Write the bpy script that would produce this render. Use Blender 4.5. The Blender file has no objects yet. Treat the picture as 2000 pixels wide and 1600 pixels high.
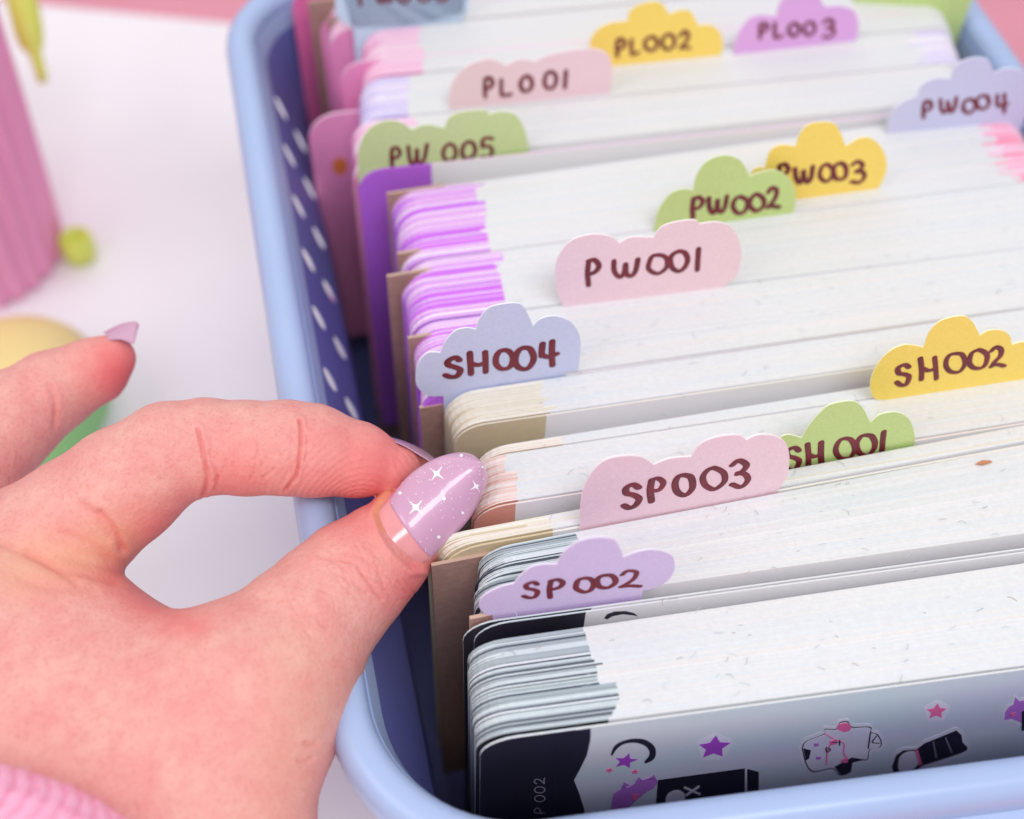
import bpy, bmesh, math, random
import numpy as np
from mathutils import Vector, Matrix

random.seed(7); rng = np.random.default_rng(7)
SC = bpy.context.scene
COL = SC.collection
U = 0.01                                  # the scene is measured in centimetres, stored in metres

# ------------------------------------------------------------------ camera
F = 2500.0                                # focal length in photograph pixels (2000 wide)
def nrm(v): v = np.array(v, float); return v / np.linalg.norm(v)
EX = nrm((24378, 2524, -2500)); EZ = nrm((70, 1800, 2500)); EX = nrm(EX - EZ * EX.dot(EZ)); EY = np.cross(EZ, EX)
M3 = np.array([EX, EY, EZ])               # camera -> world rotation
TOP = 12.0                                # height of the sheets' top edges above the table (cm)
def camdir(px, py): return M3 @ np.array(((px - 1000) / F, -(py - 800) / F, -1.0))
CAM = np.array((0, 0, TOP)) - 24.0 * camdir(1340, 990)
def at(px, py, z=TOP):
    d = camdir(px, py); t = (z - CAM[2]) / d[2]; return CAM + d * t
def topdepth(px, py, z=TOP):
    d = camdir(px, py); return (z - CAM[2]) / d[2]
def atdepth(px, py, dep): return CAM + camdir(px, py) * dep
def onplane(px, py, p0, n):
    d = camdir(px, py); return CAM + d * (np.dot(p0 - CAM, n) / np.dot(d, n))
def proj(P):
    P = np.asarray(P, float) - CAM; c = P @ M3
    return 1000 + F * c[..., 0] / -c[..., 2], 800 - F * c[..., 1] / -c[..., 2], -c[..., 2]

cd = bpy.data.cameras.new('camera'); cam = bpy.data.objects.new('camera', cd); COL.objects.link(cam)
cd.sensor_width = 36; cd.lens = F / 2000 * 36
cd.clip_start = 0.005; cd.clip_end = 20
mw = Matrix([list(M3[i]) + [CAM[i] * U] for i in range(3)] + [[0, 0, 0, 1]])
cam.matrix_world = mw
cd.dof.use_dof = True; cd.dof.focus_distance = 23.6 * U; cd.dof.aperture_fstop = 8.0
SC.camera = cam

# ------------------------------------------------------------------ light
w = bpy.data.worlds.new('World'); SC.world = w; w.use_nodes = True
bg = w.node_tree.nodes['Background']; bg.inputs[0].default_value = (1.0, 0.965, 0.98, 1); bg.inputs[1].default_value = 0.71
def area(name, loc, target, size, power, color):
    l = bpy.data.lights.new(name, 'AREA'); l.shape = 'RECTANGLE'; l.size = size[0] * U; l.size_y = size[1] * U
    l.energy = power; l.color = color
    o = bpy.data.objects.new(name, l); COL.objects.link(o)
    o.location = Vector(loc) * U
    o.rotation_euler = (Vector(target) - Vector(loc)).to_track_quat('-Z', 'Y').to_euler()
    return o
area('key_light', (-62, -18, 78), (0, 3, 8), (46, 46), 1.7, (1.0, 0.97, 0.95))
area('fill_light', (8, -36, 95), (0, -3, 8), (50, 24), 3.6, (0.93, 0.95, 1.0))
area('back_light', (-10, 80, 70), (0, 3, 8), (60, 40), 0.6, (0.95, 0.95, 1.0))
SC.view_settings.view_transform = 'Standard'; SC.view_settings.look = 'None'
SC.view_settings.exposure = 0.0; SC.view_settings.gamma = 1.0
SC.cycles.max_bounces = 8

# ------------------------------------------------------------------ helpers
def lin(c):
    return tuple((x / 255 / 12.92) if x / 255 <= 0.04045 else ((x / 255 + 0.055) / 1.055) ** 2.4 for x in c)
MATS = {}
def mat(name, rgb, rough=0.6, noise=0.0, nscale=400, bump=0.0, bscale=900, spec=0.4, sss=0.0, coat=0.0, trans=0.0, alpha=1.0):
    """rgb is an sRGB 0-255 triple."""
    if name in MATS: return MATS[name]
    m = bpy.data.materials.new(name); m.use_nodes = True; nt = m.node_tree; b = nt.nodes['Principled BSDF']
    c = lin(rgb); b.inputs['Base Color'].default_value = (*c, 1); b.inputs['Roughness'].default_value = rough
    b.inputs['Specular IOR Level'].default_value = spec
    if coat: b.inputs['Coat Weight'].default_value = coat; b.inputs['Coat Roughness'].default_value = 0.15
    if sss:
        b.inputs['Subsurface Weight'].default_value = sss; b.inputs['Subsurface Scale'].default_value = 0.004
        b.inputs['Subsurface Radius'].default_value = (1, .35, .25)
    if alpha < 1: b.inputs['Alpha'].default_value = alpha
    tc = nt.nodes.new('ShaderNodeTexCoord')
    if noise:
        n = nt.nodes.new('ShaderNodeTexNoise'); n.inputs['Scale'].default_value = nscale; n.inputs['Detail'].default_value = 5
        nt.links.new(tc.outputs['Object'], n.inputs['Vector'])
        r = nt.nodes.new('ShaderNodeMapRange'); r.inputs['To Min'].default_value = 1 - noise; r.inputs['To Max'].default_value = 1 + noise
        r.inputs['From Min'].default_value = .3; r.inputs['From Max'].default_value = .7
        nt.links.new(n.outputs['Fac'], r.inputs['Value'])
        mx = nt.nodes.new('ShaderNodeVectorMath'); mx.operation = 'SCALE'; mx.inputs[0].default_value = c
        nt.links.new(r.outputs[0], mx.inputs['Scale']); nt.links.new(mx.outputs[0], b.inputs['Base Color'])
    if bump:
        n2 = nt.nodes.new('ShaderNodeTexNoise'); n2.inputs['Scale'].default_value = bscale; n2.inputs['Detail'].default_value = 6
        nt.links.new(tc.outputs['Object'], n2.inputs['Vector'])
        bp = nt.nodes.new('ShaderNodeBump'); bp.inputs['Strength'].default_value = bump; bp.inputs['Distance'].default_value = 0.0004
        nt.links.new(n2.outputs['Fac'], bp.inputs['Height']); nt.links.new(bp.outputs[0], b.inputs['Normal'])
    MATS[name] = m; return m

def mesh_obj(name, verts, faces, mats, fm=None, parent=None, smooth=False, recalc=True):
    me = bpy.data.meshes.new(name)
    me.from_pydata([tuple(float(c) * U for c in v) for v in verts], [], [tuple(int(i) for i in f) for f in faces])
    for m in (mats if isinstance(mats, (list, tuple)) else [mats]): me.materials.append(m)
    if fm is not None: me.polygons.foreach_set('material_index', [int(i) for i in fm])
    if recalc:
        bm = bmesh.new(); bm.from_mesh(me); bmesh.ops.recalc_face_normals(bm, faces=bm.faces); bm.to_mesh(me); bm.free()
    if smooth: me.polygons.foreach_set('use_smooth', [True] * len(me.polygons))
    me.update()
    o = bpy.data.objects.new(name, me); COL.objects.link(o)
    if parent is not None: o.parent = parent
    return o
def tag(o, label=None, cat=None, group=None, kind=None):
    if label: o['label'] = label
    if cat: o['category'] = cat
    if group: o['group'] = group
    if kind: o['kind'] = kind
    return o
def thing(name, label, cat, group=None):
    return tag(link_empty(name), label, cat, group)
def link_empty(name):
    o = bpy.data.objects.new(name, None); o.empty_display_size = 0.01; COL.objects.link(o); return o

class MB:                                  # growing mesh
    def __init__(s): s.v = []; s.f = []; s.m = []
    def add(s, vs, fs, mi=0):
        k = len(s.v); s.v += [tuple(v) for v in vs]
        for j, f in enumerate(fs):
            s.f.append([k + i for i in f]); s.m.append(mi[j] if isinstance(mi, (list, tuple)) else mi)
    def build(s, name, mats, parent=None, smooth=False, recalc=True):
        return mesh_obj(name, s.v, s.f, mats, s.m, parent, smooth, recalc)

def catmull(P, n=6):
    P = [np.array(p, float) for p in P]
    if len(P) < 3: return P
    Q = [2 * P[0] - P[1]] + P + [2 * P[-1] - P[-2]]; out = []
    for i in range(1, len(Q) - 2):
        for k in range(n):
            t = k / n; a, b, c, d = Q[i - 1], Q[i], Q[i + 1], Q[i + 2]
            out.append(.5 * ((2 * b) + (c - a) * t + (2 * a - 5 * b + 4 * c - d) * t * t + (3 * b - a - 3 * c + d) * t ** 3))
    out.append(P[-1]); return out

def plate(pts, n, th, mats, name, parent=None, fm=(0, 0, 0)):
    """thin plate: planar outline pts (3-D), normal n towards the viewer, thickness th behind the outline."""
    N = len(pts); n = nrm(n); mb = MB()
    fr = [np.array(p) for p in pts]; bk = [p - n * th for p in fr]
    mb.add(fr + bk, [list(range(N)), list(range(2 * N - 1, N - 1, -1))] + [[i, (i + 1) % N, N + (i + 1) % N, N + i] for i in range(N)],
           [fm[0], fm[1]] + [fm[2]] * N)
    o = mb.build(name, mats, parent)
    bm = bmesh.new(); bm.from_mesh(o.data); bmesh.ops.triangulate(bm, faces=[f for f in bm.faces if len(f.verts) > 4], ngon_method='EAR_CLIP')
    bm.to_mesh(o.data); bm.free(); return o

def sweep(mb, path, w, h, nvec, seg=8, mi=0):
    """flattened tube along a planar path: half-width w in the plane, half-height h along nvec."""
    P = [np.array(p, float) for p in path]; N = len(P); rings = []
    for i in range(N):
        t = nrm(P[min(i + 1, N - 1)] - P[max(i - 1, 0)]); s = nrm(np.cross(nvec, t))
        for e in range(seg):
            a = 2 * math.pi * e / seg
            rings.append(P[i] + s * math.cos(a) * w + nvec * math.sin(a) * h)
    t0 = nrm(P[1] - P[0]); t1 = nrm(P[-1] - P[-2])
    fs = [[i * seg + e, i * seg + (e + 1) % seg, (i + 1) * seg + (e + 1) % seg, (i + 1) * seg + e] for i in range(N - 1) for e in range(seg)]
    # round ends
    base = len(rings)
    for P0, tt, ring in ((P[0], -t0, 0), (P[-1], t1, (N - 1) * seg)):
        k = len(rings); s = nrm(np.cross(nvec, tt)); s = s if ring else -s
        s = nrm(np.cross(nvec, t0 if ring == 0 else t1))
        for e in range(seg):
            a = 2 * math.pi * e / seg
            rings.append(P0 + (s * math.cos(a) * w + nvec * math.sin(a) * h) * .7 + tt * w * .7)
        rings.append(P0 + tt * w)
        for e in range(seg):
            fs.append([ring + e, ring + (e + 1) % seg, k + (e + 1) % seg, k + e]); fs.append([k + e, k + (e + 1) % seg, k + seg])
    mb.add(rings, fs, mi)

# ------------------------------------------------------------------ materials
PAPER = mat('white_paper_edge', (222, 224, 225), .8, noise=.035, nscale=900, bump=.25, bscale=1500, spec=.2)
PAPER2 = mat('cool_paper_edge', (219, 223, 226), .8, noise=.03, nscale=900, spec=.2)
PAPER3 = mat('warm_paper_edge', (225, 224, 223), .8, noise=.03, nscale=900, spec=.2)
FACE = mat('glossy_white_sheet', (246, 245, 247), .45, spec=.35)
KRAFT = mat('kraft_card', (176, 140, 128), .8, noise=.09, nscale=500, bump=.4, bscale=900, spec=.2)
KRAFT2 = mat('kraft_card_edge', (198, 168, 150), .8, noise=.06, spec=.2)
BLACKP = mat('black_print', (40, 38, 52), .38, noise=.1, nscale=60)
INK = mat('maroon_marker_ink', (118, 34, 50), .5, noise=.25, nscale=260)

# ------------------------------------------------------------------ table, pink floor
def quad_sheet(name, pts, th, m):
    top = [np.array(p, float) for p in pts]; return plate(top, (0, 0, 1), th, m, name)
PINKG = mat('pink_ground', (228, 152, 170), .7, noise=.04, nscale=20)
gnd = mesh_obj('ground', [(-300, -300, -.6), (300, -300, -.6), (300, 300, -.6), (-300, 300, -.6)], [(0, 1, 2, 3)], PINKG); tag(gnd, kind='structure')
MAT = mat('white_board', (248, 243, 248), .55, noise=.02, nscale=15)
e1 = at(60, 8, 0); e2 = at(470, 48, 0); dr = nrm(e2 - e1)
r1 = e1 - dr * 60; r2 = e1 + dr * 17.0
pr = np.array((dr[1], -dr[0], 0))
tb = quad_sheet('table_board', [r1, r1 + pr * 80, r2 + pr * 80 + dr * 20, r2 + dr * 6], .55, MAT); tag(tb, kind='structure')

# ------------------------------------------------------------------ storage bin
RZ = 11.45
def fillet(C, rads, n=14):
    out = []
    N = len(C)
    for i in range(N):
        p, a, b = C[i], C[i - 1], C[(i + 1) % N]
        r = rads[i]; u = nrm(a - p); v = nrm(b - p)
        ang = math.acos(np.clip(u.dot(v), -1, 1)); d = r / math.tan(ang / 2)
        p0 = p + u * d; p1 = p + v * d; c = p + nrm(u + v) * (r / math.sin(ang / 2))
        a0 = p0 - c; a1 = p1 - c; th = math.acos(np.clip(nrm(a0).dot(nrm(a1)), -1, 1))
        for k in range(n + 1):
            t = k / n; out.append(c + (a0 * math.sin((1 - t) * th) + a1 * math.sin(t * th)) / math.sin(th))
    return out
RL_ = at(454, -28, RZ); FL_ = at(731, 1676, RZ); FR_ = at(2860, 1392, RZ); RR_ = at(1786, -140, RZ)
print('rim corners', RL_, FL_, FR_, RR_)
rim = fillet([RL_, FL_, FR_, RR_], [2.3, 3.0, 3.0, 2.3])
# resample evenly
def resample(P, step):
    P = [np.array(p) for p in P] + [np.array(P[0])]; out = []; acc = 0
    for a, b in zip(P[:-1], P[1:]):
        L = np.linalg.norm(b - a)
        k = max(1, int(round(L / step)))
        for i in range(k): out.append(a + (b - a) * i / k)
    return out
rim = resample(rim, .5)
NR = len(rim)
def rim_normals(P):
    N = len(P); out = []
    for i in range(N):
        t = nrm(P[(i + 1) % N] - P[i - 1]); out.append(np.array((-t[1], t[0], 0)))
    c = sum(P) / N
    if np.dot(out[0], P[0] - c) < 0: out = [-o for o in out]
    return out
RN = rim_normals(rim)
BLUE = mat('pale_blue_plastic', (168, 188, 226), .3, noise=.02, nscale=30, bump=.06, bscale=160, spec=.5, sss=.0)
BLUEIN = mat('blue_plastic_wall_shaded', (106, 110, 176), .45, spec=.4, noise=.05, nscale=40)  # darker than the rim plastic: shade inside the bin put into the colour
bin_ = thing('storage_bin', 'pale blue plastic bin with rolled rim and perforated side, filled with sticker sheets', 'bin')
prof = [(.28, -1.0), (.38, -.95), (.44, -.7), (.44, -.35), (.39, -.12), (.27, .03), (.10, .10), (-.10, .08), (-.25, -.02), (-.32, -.18), (-.34, -.4)]
mb = MB(); K = len(prof); vs = []
for p, n in zip(rim, RN):
    for (o, z) in prof: vs.append(p + n * o + np.array((0, 0, z)))
fs = [[i * K + k, i * K + k + 1, ((i + 1) % NR) * K + k + 1, ((i + 1) % NR) * K + k] for i in range(NR) for k in range(K - 1)]
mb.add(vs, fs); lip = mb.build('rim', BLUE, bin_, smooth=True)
sd = lip.modifiers.new('s', 'SOLIDIFY'); sd.thickness = 0.0012; sd.offset = -1
# walls: full loop without holes except the left side, whose upper rows are perforated
def wallpt(i, z):                           # tapered inwards to the base
    return rim[i % NR] - RN[i % NR] * (np.interp(RZ - .35 - z, (0, .2, 3.2, 10.4), (.34, .36, .5, .8)) + np.interp(RZ - .35 - z, (0, .2, 3.2, 10.4), (0, .05, .85, .7)) * max(0, -RN[i % NR][0]) ** 2) + np.array((0, 0, z - RZ))
def wallpt_f(x, z):
    i = int(math.floor(x)); t = x - i
    return wallpt(i, z) * (1 - t) + wallpt(i + 1, z) * t
# left side indices: straight run between RL_ and FL_
left_idx = [i for i in range(NR) if abs(np.dot(nrm(rim[(i + 1) % NR] - rim[i]), nrm(FL_ - RL_))) > .99995 and np.dot(rim[i] - RL_, np.array((1, 0, 0))) < 4]
i0, i1 = min(left_idx), max(left_idx)
zs = [RZ - .35, RZ - .85]
holes_z = [RZ - .85, RZ - 2.05, RZ - 3.25, RZ - 4.5]
zlow = [RZ - 4.5, 4.5, 3, .6]
mb = MB()
def strip(idx_pairs, za, zb):
    for (a, b) in idx_pairs:
        mb.add([wallpt(a, za), wallpt(b, za), wallpt(b, zb), wallpt(a, zb)], [[0, 1, 2, 3]])
pairs_all = [(i, i + 1) for i in range(NR)]
pairs_solid = [(i, i + 1) for i in range(NR) if not (i0 <= i < i1)]
for a, b in zip(holes_z[:-1], holes_z[1:]): strip(pairs_solid, a, b)
for a, b in zip(zlow[:-1], zlow[1:]): strip(pairs_all, a, b)
cellw = 1.8 / .5
def hole_cell(x0, x1, za, zb, solid=False):
    xm = (x0 + x1) / 2; zm = (za + zb) / 2; ns = 16; inner = []; outer = []
    for e in range(ns):
        a = 2 * math.pi * e / ns; c, s = math.cos(a), math.sin(a)
        inner.append(wallpt_f(xm + c * .24 / .5, zm + s * .38))
        m = max(abs(c), abs(s)); outer.append(wallpt_f(xm + c / m * (x1 - x0) / 2, zm + s / m * abs(zb - za) / 2))
    if solid: mb.add([wallpt_f(x0, za), wallpt_f(x1, za), wallpt_f(x1, zb), wallpt_f(x0, zb)], [[0, 1, 2, 3]]); return
    mb.add(outer + inner, [[e, (e + 1) % ns, ns + (e + 1) % ns, ns + e] for e in range(ns)])
for r, (za, zb) in enumerate(zip(holes_z[:-1], holes_z[1:])):
    x = i0
    while x + cellw <= i1:
        hole_cell(x, x + cellw, za, zb, x > i0 + 23 or r > 1); x += cellw
    hole_cell(x, i1, za, zb, True)
# floor
mb.add([wallpt(i, .6) for i in range(NR)], [list(range(NR))])
mb2 = MB()
for a, b in pairs_all: mb2.add([wallpt(a, zs[0]), wallpt(b, zs[0]), wallpt(b, zs[1]), wallpt(a, zs[1])], [[0, 1, 2, 3]])
band_ = mb2.build('pale_inner_band', BLUE, bin_); sd = band_.modifiers.new('s', 'SOLIDIFY'); sd.thickness = 0.0006; sd.offset = 0
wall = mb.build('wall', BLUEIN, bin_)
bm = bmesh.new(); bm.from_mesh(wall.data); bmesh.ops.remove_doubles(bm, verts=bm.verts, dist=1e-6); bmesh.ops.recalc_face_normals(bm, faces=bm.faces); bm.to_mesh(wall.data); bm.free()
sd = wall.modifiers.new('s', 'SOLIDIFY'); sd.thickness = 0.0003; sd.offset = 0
# small ledge on the front outside, under the rim
mb = MB()
ia = min(range(NR), key=lambda i: np.linalg.norm(rim[i] - at(1700, 1535, RZ))); ib = min(range(NR), key=lambda i: np.linalg.norm(rim[i] - at(2300, 1450, RZ)))
lo, hi = sorted((ia, ib)); vs = []
for i in range(lo, hi + 1):
    for (o, z) in ((.28, -.6), (.72, -.75), (.72, -1.5), (.6, -1.6), (.2, -1.6)): vs.append(rim[i] + RN[i] * o + np.array((0, 0, z)))
fs = [[i * 5 + k, i * 5 + k + 1, (i + 1) * 5 + k + 1, (i + 1) * 5 + k] for i in range(hi - lo) for k in range(4)] + [[0, 1, 2, 3, 4], [(hi - lo) * 5 + k for k in range(4, -1, -1)]]
mb.add(vs, fs); hb = mb.build('handle_ledge', BLUE, bin_)

# ------------------------------------------------------------------ sheets
def sheet_outline(W, H, r, rr=None, n=6):
    """(s, z) outline, z=0 at the top edge; starts bottom-left, goes up and right."""
    rr = r if rr is None else rr
    P = [(0, -H), (0, -r)]
    for k in range(1, n): a = math.pi - k / n * math.pi / 2; P.append((r + r * math.cos(a), -r + r * math.sin(a)))
    P += [(r, 0)]
    P += [(W - rr, 0)]
    for k in range(1, 4): a = math.pi / 2 - k / 4 * math.pi / 2; P.append((W - rr + rr * math.cos(a), -rr + rr * math.sin(a)))
    P += [(W, -rr), (W, -H)]
    return P
def add_sheet(mb, o, dx, th, W, H, r, band, mface, mband, medge, medgeb, lean=0.0, rb=None, mright=None, thr=None):
    """o: top-left (unrounded) corner on the front face; dx: unit direction; band: print width; rb: right-end band width."""
    dn = np.array((-dx[1], dx[0], 0.0))         # away from the viewer
    P = sheet_outline(W, H, r)
    # insert a point at the band limit on the top and bottom edges
    k = next(i for i, p in enumerate(P) if p[0] > band and p[1] == 0)
    P = P[:k] + [(band, 0)] + ([(W - rb, 0)] if rb else []) + P[k:]
    N = len(P)
    def w3(s, z, d): return o + dx * s + np.array((0, 0, z)) + dn * (d - lean * z)
    fr = [w3(s, z, 0) for s, z in P]; bk = [w3(s, z, th + ((thr or th) - th) * s / W) for s, z in P]
    bf = w3(band, -H, 0)
    vs = fr + bk + [bf]
    fs = [list(range(0, k + 1)) + [2 * N], list(range(k, N)) + [2 * N], [N + i for i in range(N - 1, -1, -1)]]
    ms = [mband, mface, mface]
    for i in range(N - 1):
        fs.append([i, i + 1, N + i + 1, N + i])
        right = rb and P[i][0] >= W - rb - 1e-6
        ms.append(medgeb if i < k else ((mright or medgeb) if rb and right else medge))
    mb.add(vs, fs, ms)

def lerp(a, b, t): return a + (b - a) * t
def stack(label, FLp, FRp, RLp, RRp, mats, n=None, band=2.3, r=.62, z=TOP, fan=0.0, bjit=.12, zjit=.011, xjit=.05, cover=.955,
          facew=(1,), edgew=None, bandcurve=None, rb=None, steps=(), W=15.2, pitch=.031):
    """mats = dict(face, band, edges[list], bedges[list])."""
    A, B, C, D = at(*FLp, z), at(*FRp, z), at(*RLp, z), at(*RRp, z)
    dep = max(np.linalg.norm(C - A), np.linalg.norm(D - B))
    n = n or max(3, int(dep / pitch))
    ml = [mats['face'], mats['band']] + mats['edges'] + mats['bedges'] + mats.get('redges', [])
    ne, nb = len(mats['edges']), len(mats['bedges'])
    mb = MB(); xo = 0; zo = 0; be = 0
    for i in range(n):
        t = (i + .15) / n; a = lerp(A, C, t); b = lerp(B, D, t); dx = nrm(b - a)
        if random.random() < .12: xo = random.uniform(-xjit, xjit); zo = random.uniform(-zjit, zjit) * 1.6; be = random.uniform(-bjit, bjit)
        gap = dep / n
        o = a + dx * (xo + random.uniform(-.012, .012)) + np.array((0, 0, zo + random.uniform(-zjit, zjit) * .6))
        ei = random.choices(range(ne), (mats.get('ew') or [1] * ne))[0]
        if mats.get('runs'): bi = int(abs(math.sin((i // mats['runs']) * 12.9898) * 43758.5) % nb) if random.random() < .75 else random.randrange(nb)
        else: bi = random.choices(range(nb), (mats.get('bw') or [1] * nb))[0]
        bw = (band if not bandcurve else np.interp(t, *bandcurve)) + be
        add_sheet(mb, o, dx, np.linalg.norm(C - A) / n * cover, W, 9.5, r * random.uniform(.95, 1.05), bw, 0, 1, 2 + ei, 2 + ne + bi, rb=rb and rb + random.uniform(-.3, .3), thr=np.linalg.norm(D - B) / n * cover * W / max(np.linalg.norm(B - A), 1) + np.linalg.norm(C - A) / n * cover * (1 - W / max(np.linalg.norm(B - A), 1)), mright=(2 + ne + nb + (random.random() < .4)) if 'redges' in mats else None)
    e = thing('sheet_stack', label, 'sheet stack', 'stacks of sticker sheets in the bin')
    c = mb.build('sheets', ml, e, recalc=True); c['kind'] = 'stuff'
    return e
def sheet(label, FLp, FRp, z, mface, mband, medge, medgeb, band, r=.62, th=.035, name='sticker_sheet', cat='sticker sheet', H=10, W=15.2, lean=0.0, group=None):
    A, B = at(*FLp, z), at(*FRp, z); mb = MB()
    add_sheet(mb, A, nrm(B - A), th, W, H, r, band, 0, 1, 2, 3, lean)
    o = mb.build(name, [mface, mband, medge, medgeb]); tag(o, label, cat, group); return o, A, nrm(B - A)

def pmat(n, c, **k): return mat(n, c, k.pop('rough', .6), noise=.03, nscale=700, spec=.25, **k)
LIL0 = pmat('deep_magenta_edge', (214, 124, 234)); LIL1 = pmat('magenta_print_edge', (214, 118, 236)); LIL2 = pmat('pale_pink_edge', (240, 212, 236)); LIL3 = pmat('lilac_edge', (228, 190, 238)); LIL4 = pmat('white_lilac_edge', (240, 232, 242))
PURP = pmat('purple_print', (196, 112, 236), rough=.4)
GRY1 = pmat('grey_green_edge', (170, 182, 188)); GRY2 = pmat('pale_grey_edge', (208, 220, 224)); GRY3 = pmat('dark_print_edge', (84, 92, 104)); GRY4 = pmat('white_blue_edge', (226, 232, 238))
TAN = pmat('beige_print', (214, 198, 164), rough=.5); TANE = pmat('cream_edge', (228, 222, 206)); TANE2 = pmat('light_cream_edge', (236, 232, 222))
SAL = pmat('salmon_print', (228, 160, 142), rough=.5); SALE = pmat('salmon_edge', (234, 206, 198)); SALE2 = pmat('pale_salmon_edge', (240, 226, 222))
PNK = pmat('pink_print', (240, 150, 200), rough=.45); PNKE = pmat('pink_edge', (244, 206, 228)); PNKE2 = pmat('pale_rose_edge', (246, 226, 236)); ROSE = pmat('hot_pink_print', (246, 150, 180))
LAV = pmat('lavender_edge', (216, 208, 240)); LAVP = pmat('lavender_print', (190, 170, 238))
YEL = pmat('cream_yellow_edge', (246, 232, 200))
EDG = [PAPER, PAPER2, PAPER3]
kb = dict(face=FACE, band=BLACKP, edges=EDG, bedges=[GRY1, GRY2, GRY1, GRY4, GRY1, GRY3, GRY2, GRY3], runs=1)
kp = dict(face=FACE, band=PURP, edges=EDG, bedges=[LIL2, LIL3, LIL0, LIL2, LIL1, LIL3, LIL4, LIL0, LIL2], runs=1)
kt = dict(face=FACE, band=TAN, edges=EDG, bedges=[TANE, TANE2, TANE2, TANE])
ks = dict(face=FACE, band=SAL, edges=EDG, bedges=[SALE, SALE2, SALE2])
kr = dict(face=FACE, band=PNK, edges=EDG, bedges=[PNKE, PNKE2, PNKE2, LIL2], runs=4)
kl = dict(face=FACE, band=LAVP, edges=EDG, bedges=[LAV, LAV, LIL4], runs=4)
ky = dict(face=FACE, band=PNK, edges=EDG, bedges=[PNKE, PNKE, PNKE2], runs=5)
kc = dict(face=FACE, band=TAN, edges=EDG, bedges=[TANE, TANE2, SALE2])

kr2 = dict(kp); kr2['redges'] = [ROSE, PNKE]
# front stack (black print on the left end)
stack('thick front stack of white edged sheets with grey striped left corners', (930, 1441), (2000, 1300), (908, 1258), (2000, 1100), kb, band=2.35, bjit=.04, pitch=.043, zjit=.017, xjit=.08, bandcurve=([0, .1, .2, .36, .37, .55, .56, .6, .61, 1], [2.25, 2.4, 2.5, 2.5, 2.2, 2.2, 2.32, 2.3, 2.15, 2.05]))
# stack behind the lavender tab
stack('stack with dark fanned left corners standing behind the lavender tab', (932, 1192), (2000, 1042), (930, 1076), (2000, 872), kb, band=1.95, pitch=.043, zjit=.017, xjit=.08, bandcurve=([0, 1], [2.3, 1.75]))
stack('thin bundle of cream edged sheets touched by the thumb', (862, 1073), (2000, 862), (842, 1050), (2000, 832), kc, n=7, band=2.1)
stack('stack with salmon left corners between the green tab and the thumbnail', (925, 990), (2000, 822), (928, 897), (2000, 737), ks, band=.85, bandcurve=([0, 1], [.85, .6]))
stack('narrow white stack behind the thumbnail, in front of the beige cornered stack', (930, 893), (2000, 733), (932, 878), (2000, 708), kc, n=5, band=1.7)
stack('stack with beige rounded left corners in front of the light blue tab', (885, 833), (2000, 672), (870, 769), (2000, 604), kt, band=1.95)
stack('stack with purple corners between the light blue and the front pink tab', (822, 768), (2000, 600), (809, 634), (2000, 486), kp, band=1.9, pitch=.043, zjit=.017, xjit=.08)
stack('purple cornered stack just behind the front pink tab', (800, 630), (2000, 484), (784, 514), (2000, 356), kp, band=2.05, pitch=.043, zjit=.017, xjit=.08)
stack('purple cornered stack behind the middle green and yellow tabs', (783, 512), (2000, 354), (768, 376), (2000, 205), kr2, band=1.95, pitch=.043, zjit=.017, xjit=.08, rb=1.1)
stack('pink cornered stack behind the leftmost green tab', (690, 322), (2000, 180), (688, 240), (2000, 112), kr, band=1.4)
stack('lavender cornered stack behind the upper pink tab', (698, 234), (2000, 108), (700, 156), (2000, 42), kl, band=1.2, rb=1.2)
stack('blurred stack behind the upper yellow and violet tabs', (706, 150), (2000, 38), (704, 62), (1985, -62), ky, band=1.5)
stack('farthest blurred stack by the back rim of the bin', (640, 60), (1985, -70), (640, -10), (1960, -130), ky, band=1.2, n=30)

# single sheets whose printed faces show
HOLO = bpy.data.materials.new('holographic_film'); HOLO.use_nodes = True
nt = HOLO.node_tree; b = nt.nodes['Principled BSDF']; tc = nt.nodes.new('ShaderNodeTexCoord')
mp = nt.nodes.new('ShaderNodeMapping'); mp.inputs['Scale'].default_value = (5, 5, 16)
nz = nt.nodes.new('ShaderNodeTexNoise'); nz.inputs['Scale'].default_value = 1.6; nz.inputs['Detail'].default_value = 1.5
cr = nt.nodes.new('ShaderNodeValToRGB'); els = cr.color_ramp.elements
els[0].position = .3; els[0].color = (*lin((250, 238, 246)), 1); els[1].position = .72; els[1].color = (*lin((232, 242, 250)), 1)
e = els.new(.42); e.color = (*lin((250, 240, 246)), 1); e = els.new(.52); e.color = (*lin((232, 248, 250)), 1); e = els.new(.62); e.color = (*lin((240, 236, 250)), 1)
nt.links.new(tc.outputs['Object'], mp.inputs[0]); nt.links.new(mp.outputs[0], nz.inputs['Vector']); nt.links.new(nz.outputs['Fac'], cr.inputs[0]); nt.links.new(cr.outputs[0], b.inputs['Base Color'])
b.inputs['Roughness'].default_value = .3; b.inputs['Metallic'].default_value = .08

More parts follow.
